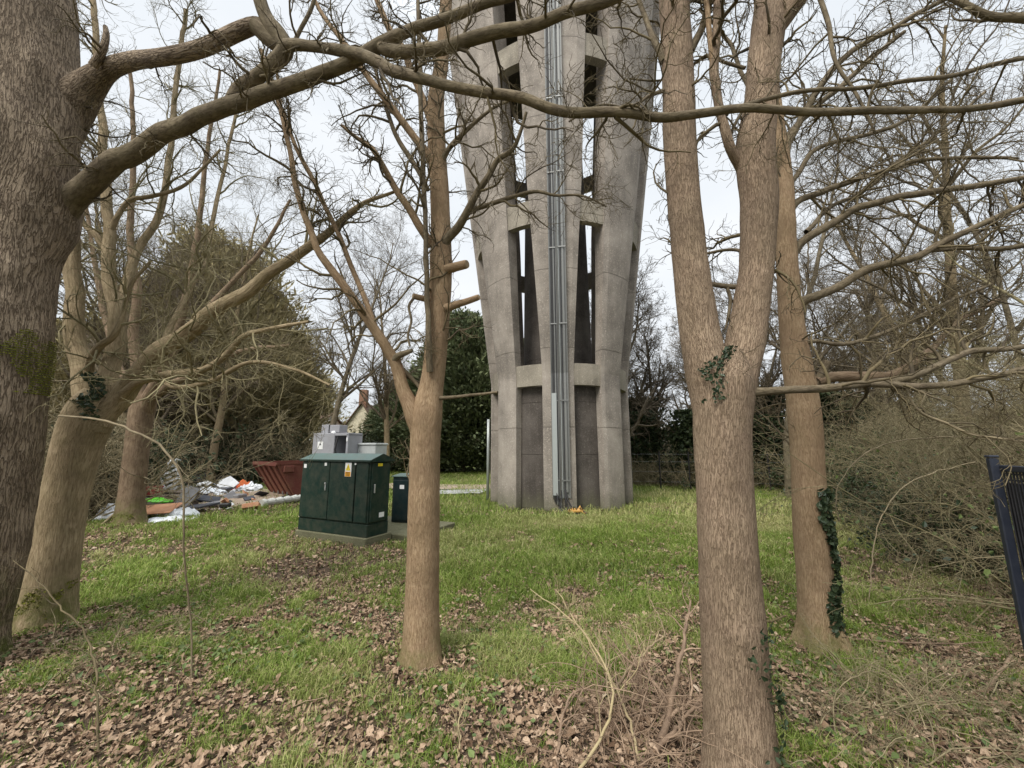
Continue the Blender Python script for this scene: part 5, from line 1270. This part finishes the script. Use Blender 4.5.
# ------------------------------------------------------------------ hedge along the right boundary
def hedge_bush(seed, h, w, n, mat, leafn=0):
    g = np.random.default_rng(seed); t = thing('hawthorn_bush', 'x', 'bush', (0, 0, 0))
    def area(n_, g_): return g_.normal(0, w * .28, (n_, 2))
    P0 = np.column_stack([area(n, g), np.zeros(n)])
    D = norm(np.column_stack([P0[:, :2] / w * 1.1 + g.normal(0, .25, (n, 2)), np.ones(n)]))
    a = walk(P0, D, h * (.6 + .6 * g.random(n)), 14, .13, -.015, g); a[..., 2] = np.abs(a[..., 2])
    ra = .011 * (.5 + g.random(n)[:, None]) * np.linspace(1.2, .3, 14)[None]
    b, rb = sprout(a, ra, 9, .15, 1, .95, h * .36, 9, .22, -.03, .55, g, .0028, lt=.35); b[..., 2] = np.abs(b[..., 2])
    c, rc = sprout(b, rb, 6, .15, 1, .9, h * .15, 6, .28, -.02, .65, g, .0022); c[..., 2] = np.abs(c[..., 2])
    d, rd = sprout(c, rc, 3, .2, 1, .9, h * .06, 4, .3, 0, .7, g, .0018); d[..., 2] = np.abs(d[..., 2])
    tube_obj('stem', [(a, ra, 5)], mat, t); tube_obj('twigs', [(b, rb, 4), (c, rc, 3), (d, rd, 3)], mat, t)
    if leafn:
        k = g.integers(0, len(c), leafn); C = c[k, 3] + g.normal(0, .05, (leafn, 3)); C[:, 2] = np.abs(C[:, 2]); keep = C[:, 2] < h * .62 * g.random(leafn) ** .5 + .1
        C = C[keep]; V, Q, rn = leaves_at(C, g.standard_normal((len(C), 3)) + [0, -.5, .5], .036, g)
        mk('leaves', V, [Q], M_bramble if seed % 2 else M_ivy, t, {'rnd': rn})
    return t
HB = [hedge_bush(71, 3.1, 2.0, 44, M_twig_hedge, 2600), hedge_bush(72, 2.6, 2.2, 44, M_twig_hedge, 2200), hedge_bush(73, 3.6, 2.4, 40, M_twig_olive, 1200)]
spots = [(5.5, 2.75, 2, .8), (6.1, 3.9, 0, .9), (7.0, 5.0, 1, .95), (7.9, 5.9, 0, .95), (9.1, 7.2, 1, 1.0), (10.3, 8.6, 2, 1.0), (11.9, 10.0, 0, 1.05), (13.2, 11.8, 1, 1.1), (7.6, 3.7, 2, 1.1), (9.0, 5.3, 0, 1.1), (10.6, 7.0, 2, 1.1), (15.0, 13.5, 2, 1.1), (12.8, 9.0, 1, 1.3), (6.2, 1.3, 1, 1.05), (7.6, 2.2, 0, 1.2)]
names = ['nearest the mesh fence', 'just beyond the mesh fence', 'with green leaves low down in the right hedge', 'fourth along the right hedge', 'in the middle of the right hedge', 'past the middle of the right hedge', 'towards the far end of the right hedge', 'at the far end of the right hedge', 'in the back row behind the mesh fence', 'in the back row, third from the fence', 'in the back row, taller and paler', 'where the right hedge meets the back tree line', 'tallest in the back row', 'beside the mesh panel outside the fence', 'behind the mesh panel at the frame edge']
for i, (x, y, k, s) in enumerate(spots):
    first = not HB[k].get('used'); o = HB[k] if first else copy_tree(HB[k])
    HB[k]['used'] = 1
    o.location = (x, y, gz1(x, y) - .02); o.rotation_euler.z = i * 2.3; o.scale = (s, s, s)
    o['label'] = 'tangled leafless hawthorn bush ' + names[i]; o['group'] = 'hawthorn bushes of the right hedge'
for b in bpy.data.objects:
    if 'used' in b.keys(): del b['used']

# ------------------------------------------------------------------ background trees
def bare_tree(name, seed, h, spread, mat, tmat, r0=.16, n1=16, n2=8, n3=6, n4=4, fork=.35, up=.05, wander=.13, rmin=.006, lev4=True):
    g = np.random.default_rng(seed); t = thing(name, 'x', 'tree', (0, 0, 0))
    tr = walk(np.array([[0, 0, -.1]]), np.array([[g.normal(0, .06), g.normal(0, .06), 1]]), np.array([h]), 14, .055, .02, g)
    rt = (r0 * np.linspace(1, .12, 14) ** .9)[None]
    tube_obj('trunk', [(tr, rt, 10)], tmat, t)
    a, ra = sprout(tr, rt, n1, fork, 1, .7, spread, 11, wander, up, .6, g, rmin * 1.6, lt=.45)
    b, rb = sprout(a, ra, n2, .15, 1, .75, spread * .42, 8, wander * 1.4, up * .6, .6, g, rmin, lt=.4)
    c, rc = sprout(b, rb, n3, .15, 1, .75, spread * .19, 6, wander * 1.7, up * .4, .65, g, rmin * .8)
    gr = [(a, ra, 6), (b, rb, 4), (c, rc, 3)]
    if lev4:
        d, rd = sprout(c, rc, n4, .2, 1, .8, spread * .08, 4, wander * 1.8, 0, .7, g, rmin * .65); gr.append((d, rd, 3))
    tube_obj('crown', gr, mat, t)
    return t, tr, a, b
def put(o, x, y, label, group, s=1.0, yaw=0.0):
    o.location = (x, y, gz1(x, y)); o.rotation_euler.z = yaw; o.scale = (s, s, s); o['label'] = label
    if group: o['group'] = group
    return o
# tall bare trees whose crowns fill the upper left and upper right sky
T1, *_ = bare_tree('bare_tree', 101, 12, 4.6, M_twig, M_bark_smooth, .17, 20, 9, 7, 5, .2, rmin=.0045)
T2, *_ = bare_tree('bare_tree', 102, 13, 4.2, M_twig, M_bark_dark, .15, 22, 9, 7, 5, .25, rmin=.0045)
T3, *_ = bare_tree('bare_tree', 103, 10, 3.6, M_twig_olive, M_bark_dark, .12, 18, 8, 6, 4, .15, rmin=.0045)
T4, *_ = bare_tree('thin_pole_tree', 104, 12, 1.9, M_twig, M_bark_dark, .075, 26, 6, 5, 3, .25, rmin=.004)
mid = [(T1, -12.6, 16.8, 'bare olive tree behind the rubbish, left of the black sheeting', 1, 0), (T2, -15.0, 14.5, 'tall bare dark tree at the far left behind the dumped rubbish', 1, 1.1), (T3, -14.4, 20, 'bare spreading tree above the heap of black sheeting', 1.1, 2.2), (T1, -6.2, 19.5, 'bare tree standing behind the rusty skip', .95, 3.1), (T3, -14.0, 9.5, 'bare tree hidden behind the two left foreground trunks', 1.1, .7),
       (T2, 9.5, 13.8, 'tall bare tree at the back right beyond the ivy edged trunk', 1, 4.0), (T1, 11.8, 10.2, 'broad bare tree rising behind the right hedge', 1.05, 5.0), (T3, 8.9, 5.8, 'bare tree rising from the middle of the right hedge', .95, 1.9), (T4, 12.5, 12.6, 'thin pole tree behind the right hedge, left one of three', 1, 0), (T4, 11.0, 8.2, 'thin pole tree behind the right hedge, middle one of three', .95, 2), (T4, 9.9, 6.6, 'thin pole tree behind the right hedge, right one of three', .9, 4), (T2, 8.8, 3.6, 'bare tree leaning over the mesh fence from outside', .8, 2.4), (T1, 15.5, 14.5, 'big bare tree furthest out on the right', 1.1, 3), (T2, -8.3, 17.5, 'tall bare tree between the rubbish and the skip, towering over both', 1, 5.2), (T1, -14.0, 14.2, 'bare tree directly behind the red brown tree', .9, 4.4)]
seen = set()
for (T, x, y, lab, s, yaw) in mid:
    o = T if T.name not in seen else copy_tree(T); seen.add(T.name); put(o, x, y, lab, None, s, yaw)
# far bare trees on the skyline
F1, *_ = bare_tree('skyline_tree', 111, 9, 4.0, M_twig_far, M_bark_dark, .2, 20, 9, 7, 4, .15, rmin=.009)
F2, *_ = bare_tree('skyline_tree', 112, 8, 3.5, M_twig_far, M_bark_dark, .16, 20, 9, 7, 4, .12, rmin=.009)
farpos = [(4.9, 18.5, 1.0), (7.4, 20, .95), (6.2, 24, 1.1), (10, 19.5, 1.1), (12.5, 22, 1.1), (16, 20, 1.1), (19, 18, 1.1), (3.4, 27, .8), (-13.5, 42, .8), (-13.5, 26, 1.0), (-6.8, 42, .9), (-19, 22, 1.2), (-24, 26, 1.2), (22, 24, 1.3), (-11.5, 40, 1.0), (14, 28, 1.2), (-16.5, 17, 1.1), (-4.5, 50, 1)]
fl = ['twiggy bare tree just right of the tower', 'bare tree between the tower and the forked trunk', 'distant bare tree behind the gap right of the tower', 'bare tree behind the ivy edged trunk on the skyline', 'bare tree over the back right tree line', 'bare tree at the far right of the skyline', 'outermost bare tree at the right of the skyline', 'small bare tree peeping past the right edge of the tower', 'bare tree left of the house chimney', 'bare tree behind the brown cypresses', 'bare tree behind the house roof', 'bare tree far left behind the dump', 'furthest left bare tree on the skyline', 'distant tree at the extreme right', 'bare tree beyond the white house', 'tall bare tree far behind the hedge', 'bare tree behind the left boundary thicket', 'bare tree right of the chimney far away']
for i, (x, y, s) in enumerate(farpos):
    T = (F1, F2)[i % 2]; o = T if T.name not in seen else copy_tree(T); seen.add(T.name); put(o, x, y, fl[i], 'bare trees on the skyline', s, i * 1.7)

# conifers
def conifer(name, seed, h, w, nbr, per, mat, size, el, droop, tmat=M_bark_dark, low=.04, pw=.75, tw=True, rag=.35):
    g = np.random.default_rng(seed); t = thing(name, 'x', 'tree', (0, 0, 0))
    tube_obj('trunk', [(np.array([[[0, 0, -.1], [0.03, 0, h * .3], [0, .03, h * .65], [0, 0, h * .96]]]), np.array([[.16, .13, .08, .015]]), 8)], tmat, t)
    u = low + (1 - low) * g.random(nbr) ** 1.15; a = g.random(nbr) * 6.283
    prof = (1 - u) ** pw * (.35 + .65 * np.minimum(1, u / .15)) ; L = w * prof * (1 - rag / 2 + rag * g.random(nbr)) + .12
    P0 = np.stack([0 * u, 0 * u, u * h], -1); D = np.stack([np.cos(a), np.sin(a), .5 + .5 * u + g.normal(0, .15, nbr)], -1)
    br = walk(P0, D, L * 1.12, 8, .08, droop, g)
    rb = np.linspace(.025, .005, 8)[None] * np.ones((nbr, 1))
    cg = [(br, rb, 4)]
    if tw:
        s1, r1 = sprout(br, rb, 7, .3, 1, .7, .8, 5, .2, 0, .5, g, .006); cg.append((s1, r1, 3))
    tube_obj('branches', cg, M_twig_olive if mat is M_cypress else M_bark_dark, t)
    idx = np.repeat(np.arange(nbr), per); f = (.25 + .8 * g.random(len(idx)) ** .7); fi = np.minimum(f * 7, 6.999); i = fi.astype(int); uu = (fi - i)[:, None]
    c = br[idx, i] * (1 - uu) + br[idx, np.minimum(i + 1, 7)] * uu + g.normal(0, 1, (len(idx), 3)) * (.09 + .13 * (1 - f[:, None] * .6)) * (w / 2.2 + .4)
    T = norm(br[idx, np.minimum(i + 1, 7)] - br[idx, i] + g.normal(0, .12, (len(idx), 3)))
    Nn = g.standard_normal((len(idx), 3)); Uv = norm(np.cross(T, Nn)); n = len(idx)
    s = size * (.5 + g.random(n))[:, None]
    tip = c + T * s * el + np.array([0, 0, -.15]) * s; bs = c - T * s * el * .6
    V = np.stack([bs, c + Uv * s * .5, tip, c - Uv * s * .5], 1).reshape(-1, 3)
    Q = (np.arange(n)[:, None] * 4 + np.arange(4)[None])
    clump = np.repeat(g.random(nbr), per) * .55 + .45 * g.random(n)
    mk('foliage', V, [Q], mat, t, {'rnd': np.repeat(clump, 4)})
    return t
C1 = conifer('cypress_tree', 121, 10, 3.2, 300, 50, M_cypress, .08, 2.6, .07, pw=.6, rag=.95)
C2 = conifer('cypress_tree', 122, 8.5, 3.3, 280, 42, M_cypress, .08, 2.6, .07, pw=.6, rag=.95)
cyp = [(C1, 206, 21, 245), (C2, 243, 21.5, 262), (C1, 170, 20, 285), (C2, 270, 23, 300), (C1, 296, 24.5, 340), (C2, 135, 19, 310), (C1, 100, 18, 330), (C2, 322, 54, 380), (C1, 60, 18, 330), (C2, 20, 17, 320)]
cl = ['tallest brown green cypress in the left tree line', 'brown green cypress right of the tallest one', 'brown green cypress left of the tallest one', 'cypress on the falling right shoulder of the left tree line', 'lower cypress near the white house', 'cypress behind the red brown tree', 'cypress behind the olive tree trunk', 'last low cypress before the chimney', 'cypress hidden behind the olive tree fork', 'cypress behind the big left trunk']
for i, (T, px, Y, top) in enumerate(cyp):
    q = P(px, top, Y); s = q[2] / (10 if T is C1 else 8.5); o = T if T.name not in seen else copy_tree(T); seen.add(T.name)
    put(o, q[0], Y, cl[i], 'brown green cypresses of the left tree line', s, i * 1.3)
D1 = conifer('evergreen_tree', 123, 10, 3.5, 520, 110, M_conifer, .13, 1.5, .0, pw=.5, rag=.7)
D2 = conifer('evergreen_tree', 124, 8, 3.2, 480, 110, M_conifer, .13, 1.5, .0, pw=.5, rag=.7)
dk = [(D1, 466, 28.5, 325), (D2, 488, 29, 345), (D1, 445, 29, 348), (D2, 425, 29, 375), (D1, 400, 29.5, 392), (D2, 385, 31, 410), (D1, 515, 29, 350)]
dl = ['tallest dark evergreen between slim trunk and tower', 'dark evergreen touching the left edge of the tower', 'dark evergreen just right of the slim trunk', 'dark evergreen behind the slim trunk', 'dark evergreen left of the slim trunk', 'lowest dark evergreen right of the chimney', 'dark evergreen mostly hidden behind the tower']
for i, (T, px, Y, top) in enumerate(dk):
    q = P(px, top, Y); s = q[2] / (10 if T is D1 else 8.0); o = T if T.name not in seen else copy_tree(T); seen.add(T.name)
    put(o, q[0], Y, dl[i], 'dark evergreens left of the tower', s, i * 1.9)

# ivy-clad trees and thicket at the back right
def ivy_tree(seed, h, spread, nleaf):
    t, tr, a, b = bare_tree('ivy_clad_tree', seed, h, spread, M_twig, M_bark_dark, .16, 14, 7, 5, 3, .25, rmin=.008)
    g = np.random.default_rng(seed + 500)
    allp = np.concatenate([tr[0, :9].repeat(3, 0), a[:, :7].reshape(-1, 3)]); i = g.integers(0, len(allp) - 1, nleaf)
    C = allp[i] + (allp[np.minimum(i + 1, len(allp) - 1)] - allp[i]) * 0 + g.normal(0, .24, (nleaf, 3)); C[:, 2] += g.normal(0, .35, nleaf); C = C[C[:, 2] > .3]
    C = C[C[:, 2] < h * .62]
    V, Q, rn = leaves_at(C, g.standard_normal((len(C), 3)) + [0, 0, .4], .13, g); mk('ivy', V, [Q], M_ivy_far, t, {'rnd': rn}); return t
I1 = ivy_tree(131, 6.4, 2.3, 9000); I2 = ivy_tree(132, 5.6, 2.6, 9000)
ip = [(652, 18.5), (680, 17.5), (765, 17), (790, 16), (838, 15.5), (858, 14.5), (720, 18), (885, 15), (635, 20), (910, 14)]
il = ['ivy clad tree nearest the right side of the tower', 'ivy clad tree left of the forked trunk', 'ivy clad tree in the gap right of the forked trunk', 'ivy clad tree behind the ivy edged trunk', 'ivy clad tree right of the ivy edged trunk', 'ivy clad tree where the right hedge begins', 'ivy clad tree hidden behind the forked trunk', 'ivy clad tree behind the far hedge end', 'ivy clad tree behind the right edge of the tower', 'last ivy clad tree towards the right']
for i, (px, Y) in enumerate(ip):
    T = (I1, I2)[i % 2]; x = P(px, 450, Y)[0]; o = T if T.name not in seen else copy_tree(T); seen.add(T.name)
    put(o, x, Y, il[i], 'ivy clad trees along the back right', .85 + .1 * (i % 3), i * 2.1)
# dense undergrowth strips
def bush(seed, h, w, n, mat, leafmat, leafn, lsize=.07):
    g = np.random.default_rng(seed); t = thing('undergrowth_bush', 'x', 'bush', (0, 0, 0))
    P0 = np.column_stack([g.normal(0, w * .3, (n, 2)), np.zeros(n)]); D = norm(np.column_stack([P0[:, :2] / w + g.normal(0, .35, (n, 2)), np.ones(n)]))
    a = walk(P0, D, h * (.6 + .6 * g.random(n)), 9, .16, -.02, g); a[..., 2] = np.abs(a[..., 2]); ra = .014 * (.5 + g.random(n)[:, None]) * np.linspace(1.2, .4, 9)[None]
    b, rb = sprout(a, ra, 8, .1, 1, .9, h * .4, 7, .25, -.02, .6, g, .006); b[..., 2] = np.abs(b[..., 2])
    c, rc = sprout(b, rb, 5, .1, 1, .9, h * .17, 5, .3, 0, .7, g, .005); c[..., 2] = np.abs(c[..., 2])
    tube_obj('stems', [(a, ra, 4), (b, rb, 3), (c, rc, 3)], mat, t)
    if leafn:
        k = g.integers(0, len(c), leafn); C = c[k, 2] + g.normal(0, .1, (leafn, 3)); C[:, 2] = np.abs(C[:, 2])
        V, Q, rn = leaves_at(C, g.standard_normal((leafn, 3)) + [0, 0, .4], lsize, g); mk('leaves', V, [Q], leafmat, t, {'rnd': rn})
    return t
B1 = bush(141, 2.4, 2.2, 60, M_twig_hedge, M_bramble, 0); B2 = bush(142, 2.2, 2.4, 50, M_twig, M_ivy_far, 5000, .1)
bp = [(B1, 640, 17.5), (B2, 665, 18.5), (B1, 690, 17), (B2, 715, 17), (B1, 745, 17), (B2, 775, 17), (B1, 800, 17.5), (B2, 830, 16), (B2, 856, 15), (B2, 880, 13.2), (B2, 905, 12.5), (B1, 925, 12), (B1, 650, 22), (B2, 700, 22), (B2, 760, 21), (B2, 815, 20), (B2, 860, 18)]
bl = ['brown thicket just right of the tower foot', 'dark leafy thicket right of the tower', 'brown thicket left of the forked trunk', 'dark thicket hidden behind the forked trunk', 'brown thicket behind the forked trunk', 'dark leafy thicket between the two right trunks', 'brown thicket behind the ivy edged trunk', 'dark thicket right of the ivy edged trunk', 'brown thicket at the far lawn corner', 'dark leafy thicket at the hedge end', 'dark thicket behind the hedge end', 'brown thicket deep behind the hedge', 'far brown thicket beyond the tower', 'far dark thicket beyond the forked trunk', 'far dark thicket between the right trunks', 'far dark thicket past the ivy edged trunk', 'far dark thicket behind the hedge']
for i, (T, px, Y) in enumerate(bp):
    x = P(px, 450, Y)[0]; o = T if T.name not in seen else copy_tree(T); seen.add(T.name); put(o, x, Y, bl[i], 'thickets along the back right', (.5 if px < 870 else .95) + .1 * (i % 3) + (.4 if Y > 19.5 else 0), i * 1.1)
lp = [(B2, 100, 11.5), (B1, 62, 9.5), (B2, 140, 17.5), (B2, 165, 18.5), (B1, 185, 19), (B2, 208, 19.5), (B2, 250, 20), (B2, 275, 21), (B1, 225, 22), (B2, 70, 12.5), (B1, 100, 18), (B2, 296, 33), (B1, 276, 21.5), (B2, 330, 33), (B1, 30, 10), (B2, 0, 11), (B1, 30, 8.5), (B2, 355, 30), (B2, 375, 29), (B2, 345, 26), (B1, 265, 19)]
ll = ['dark leafy thicket behind the olive trunk', 'brown brambly thicket left of the white sheeting', 'dark thicket behind the red brown tree', 'dark thicket behind the slatted frame', 'brown thicket right of the slatted frame', 'dark bush behind the black sheeting', 'dark bush above the orange clothes', 'dark bush behind the skip', 'brown thicket beyond the far patch of grass', 'dark thicket far left', 'brown thicket beside the red brown trunk', 'dark bush below the white house', 'brown bush behind the skip rim', 'dark bush right of the white house', 'brown thicket behind the two left trunks', 'dark thicket behind the big left trunk', 'brown brambles between the left trunks', 'dark bush below the chimney', 'dark bush behind the pale grey cabinet', 'dark bush behind the grey feeder', 'brown bush between skip and house']
for i, (T, px, Y) in enumerate(lp):
    x = P(px, 450, Y)[0]; o = copy_tree(T); put(o, x, Y, ll[i], 'thickets along the left boundary', 1 + .12 * (i % 3), i * 1.4)

for (px, Y, sc_i, lab) in ((896, 9.2, .62, 'low leafy ivy mound at the lawn corner in front of the right hedge'), (924, 7.8, .55, 'ivy mound in front of the middle of the right hedge'), (948, 6.6, .5, 'ivy mound at the foot of the right hedge nearer the fence'), (968, 5.3, .45, 'small ivy mound left of the mesh fence post')):
    x = P(px, 450, Y)[0]; o = copy_tree(B2); put(o, x, Y, lab, 'ivy mounds along the right hedge', sc_i, px * .1)
# ------------------------------------------------------------------ houses, path, back fence
def house(label, X, Y, w, d, eave, ridge, wallm, yaw, chim=True, wins=2, gablewall=None):
    t = thing('house', label, 'house', (X, Y, 0)); M = rz(yaw); c = np.array([X, Y, 0.]); ax = M @ np.array([1., 0, 0]); ay = M @ np.array([0, 1., 0]); az = np.array([0, 0, 1.])
    m = MB(); m.prism([(-d / 2, 0), (d / 2, 0), (d / 2, eave), (0, ridge), (-d / 2, eave)], w, c - ax * w / 2, ay, az, ax); m.build('wall', wallm, t)
    m = MB(); th = .15
    for s in (-1, 1):
        k = (ridge - eave) / (d / 2); e = .35
        m.prism([(s * (d / 2 + e), eave - k * e + .02), (0, ridge + .02), (0, ridge + .02 + th), (s * (d / 2 + e), eave - k * e + .02 + th)], w + .5, c - ax * (w / 2 + .25), ay, az, ax)
    rf = m.build('roof', M_roof, t)
    if chim:
        m = MB(); m.box(c + ax * (w / 2 - .35) + az * (ridge + .55), (.6, .8, 1.9), M, .03); ch = m.build('chimney', M_brick, rf)
    for f in range(2):
        for k in range(wins):
            x = -w / 2 + (k + .5) * w / wins; z = .8 + f * 2.6
            if z + 1.3 > eave: continue
            m = MB(); m.box(c + ax * x - ay * (d / 2 + .02) + az * (z + .6), (1.1, .06, 1.3), M); wd = m.build('window', M_label_w, t)
            m = MB()
            for sx in (-.25, .25):
                for sz in (-.3, .3): m.box(c + ax * (x + sx) - ay * (d / 2 + .055) + az * (z + .6 + sz), (.42, .02, .52), M)
            m.build('pane', M_glass, wd)
q = P(300, 445, 44); house('white rendered house glimpsed through branches left of the cabinets', q[0] - 1.0, 46, 7, 6, 4.2, 5.6, M_render, -.1, False, 4)
q = P(352, 440, 40); house('house with cream flint gable wall and brick chimney behind the grey cabinets', q[0] + .6, 43.5, 6, 4.6, 2.9, 6.3, M_flint, R_(-90), True, 1)
q = P(385, 440, 45); house('low brown roofed house right of the chimney', q[0] - 1, 48, 7, 6, 3.4, 6.2, M_brick, .05, False, 2)
def sheet(name, pts, z, mat, n=40, seed=1):
    """irregular ground patch draped over the ground"""
    q = np.array([G(*p)[:2] for p in pts]); c = q.mean(0); V = []; N_ = 0
    ring = []
    m = len(q)
    for i in range(n):
        t = i / n * m; k = int(t); u = t - k; p = q[k % m] * (1 - u) + q[(k + 1) % m] * u
        p = c + (p - c) * (1 + .05 * math.sin(i * 2.3 + seed)); ring.append(p)
    R = 10
    V = [[*c, gz1(*c) + z]]
    for j in range(1, R + 1):
        for p in ring:
            s = c + (p - c) * j / R; V.append([s[0], s[1], gz1(*s) + z])
    T = [[0, 1 + i, 1 + (i + 1) % n] for i in range(n)]
    Q = [[1 + j * n + i, 1 + (j + 1) * n + i, 1 + (j + 1) * n + (i + 1) % n, 1 + j * n + (i + 1) % n] for j in range(R - 1) for i in range(n)]
    o = mk(name, V, [np.array(T), np.array(Q)], mat, None, None, True); tag(o, kind='structure')
sheet('gravel_track', [(300,484.5),(500,484.5),(560,487),(500,490),(420,489.5),(290,489)], .05, M_gravel)
sheet('concrete_path', [(395,491),(490,490.5),(480,494.5),(400,496)], .055, M_conc_path)
sheet('dirt_patch', [(140,500),(200,492),(262,490),(290,497),(250,503),(205,512),(150,520)], .03, M_gravel)
def back_fence():
    t = thing('wire_fence', 'low dark wire fence along the back right tree line', 'fence', (*P(640, 488, 15.6)[:2], 0))
    pts = [P(632, 480, 16.6)[:2], P(690, 480, 16.0)[:2], P(770, 480, 15.3)[:2], P(850, 480, 14.2)[:2]]
    tot = []
    for a, b in zip(pts[:-1], pts[1:]):
        L = np.linalg.norm(b - a); n = max(2, int(L / 1.5))
        for k in range(n): tot.append(a + (b - a) * k / n)
    for p in tot:
        m = MB(); m.tube([[p[0], p[1], -.05], [p[0], p[1], 1.5]], .03, 6); m.build('post', M_black, t)
    for z in (.3, .7, 1.1, 1.4):
        m = MB(); m.tube([[p[0], p[1], z] for p in tot], .0025, 4); m.build('wire', M_galv, t)
back_fence()
# distant wood closing the horizon
g = np.random.default_rng(150); n = 90000
ang = g.random(n) * R_(170) + R_(5); rad = 75 + 40 * g.random(n)
x = rad * np.cos(ang); y = rad * np.sin(ang); hh = (4 + 4.5 * fbm(xy(x, y, .09), 77, 3)) 
C = np.stack([x, y, hh * g.random(n) ** .7], -1)
V, Q, rn = leaves_at(C, g.standard_normal((n, 3)), .55, g)
o = mk('distant_wood', V, [Q], leaf_mat('wood_far', (.07, .065, .045), (.15, .13, .09), .9, 0), None, {'rnd': rn}); tag(o, 'hazy brown distant wood along the horizon', 'wood', kind='stuff')

# ------------------------------------------------------------------ light
SUN_EL, SUN_AZ = 48, 215   # azimuth measured clockwise from +Y
w = bpy.data.worlds.new('World'); sc.world = w; w.use_nodes = True; nt = w.node_tree
bg = nt.nodes['Background']
sky = nt.nodes.new('ShaderNodeTexSky'); sky.sky_type = 'NISHITA'; sky.sun_disc = False
sky.sun_elevation = R_(SUN_EL); sky.sun_rotation = R_(SUN_AZ); sky.air_density = 1; sky.dust_density = 3
tc = nt.nodes.new('ShaderNodeTexCoord').outputs['Generated']
cn = noise(nt, mapping(nt, tc, (1, 1, 2.2)), 1.6, 5, .55)
cloud = ramp(nt, cn, [(.3, (8.3, 8.9, 9.5)), (.7, (9.9, 10.2, 10.5))]).outputs[0]
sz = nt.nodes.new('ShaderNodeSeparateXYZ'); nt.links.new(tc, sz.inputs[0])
grad = ramp(nt, sz.outputs[2], [(0, (.78,) * 3), (.35, (.88,) * 3), (.78, (.88,) * 3), (.92, (3.0,) * 3), (1, (3.6,) * 3)]).outputs[0]  # overhead sky above the view brightened, an added boost to light the ground
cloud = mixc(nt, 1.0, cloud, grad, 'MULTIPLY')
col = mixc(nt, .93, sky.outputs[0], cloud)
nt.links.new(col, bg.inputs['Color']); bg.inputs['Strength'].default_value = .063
sun = bpy.data.lights.new('sun', 'SUN'); sun.energy = 1.9; sun.angle = R_(26); sun.color = (1, .96, .9)
so = bpy.data.objects.new('sun', sun); COL.objects.link(so)
so.rotation_euler = (R_(90 - SUN_EL), 0, R_(180 - SUN_AZ) )
sc.view_settings.view_transform = 'Standard'; sc.view_settings.look = 'None'; sc.view_settings.exposure = .9; sc.view_settings.gamma = 1
sc.render.engine = 'CYCLES'
cy = sc.cycles; cy.max_bounces = 5; cy.diffuse_bounces = 3; cy.glossy_bounces = 2; cy.transmission_bounces = 2; cy.transparent_max_bounces = 4
cy.use_denoising = True
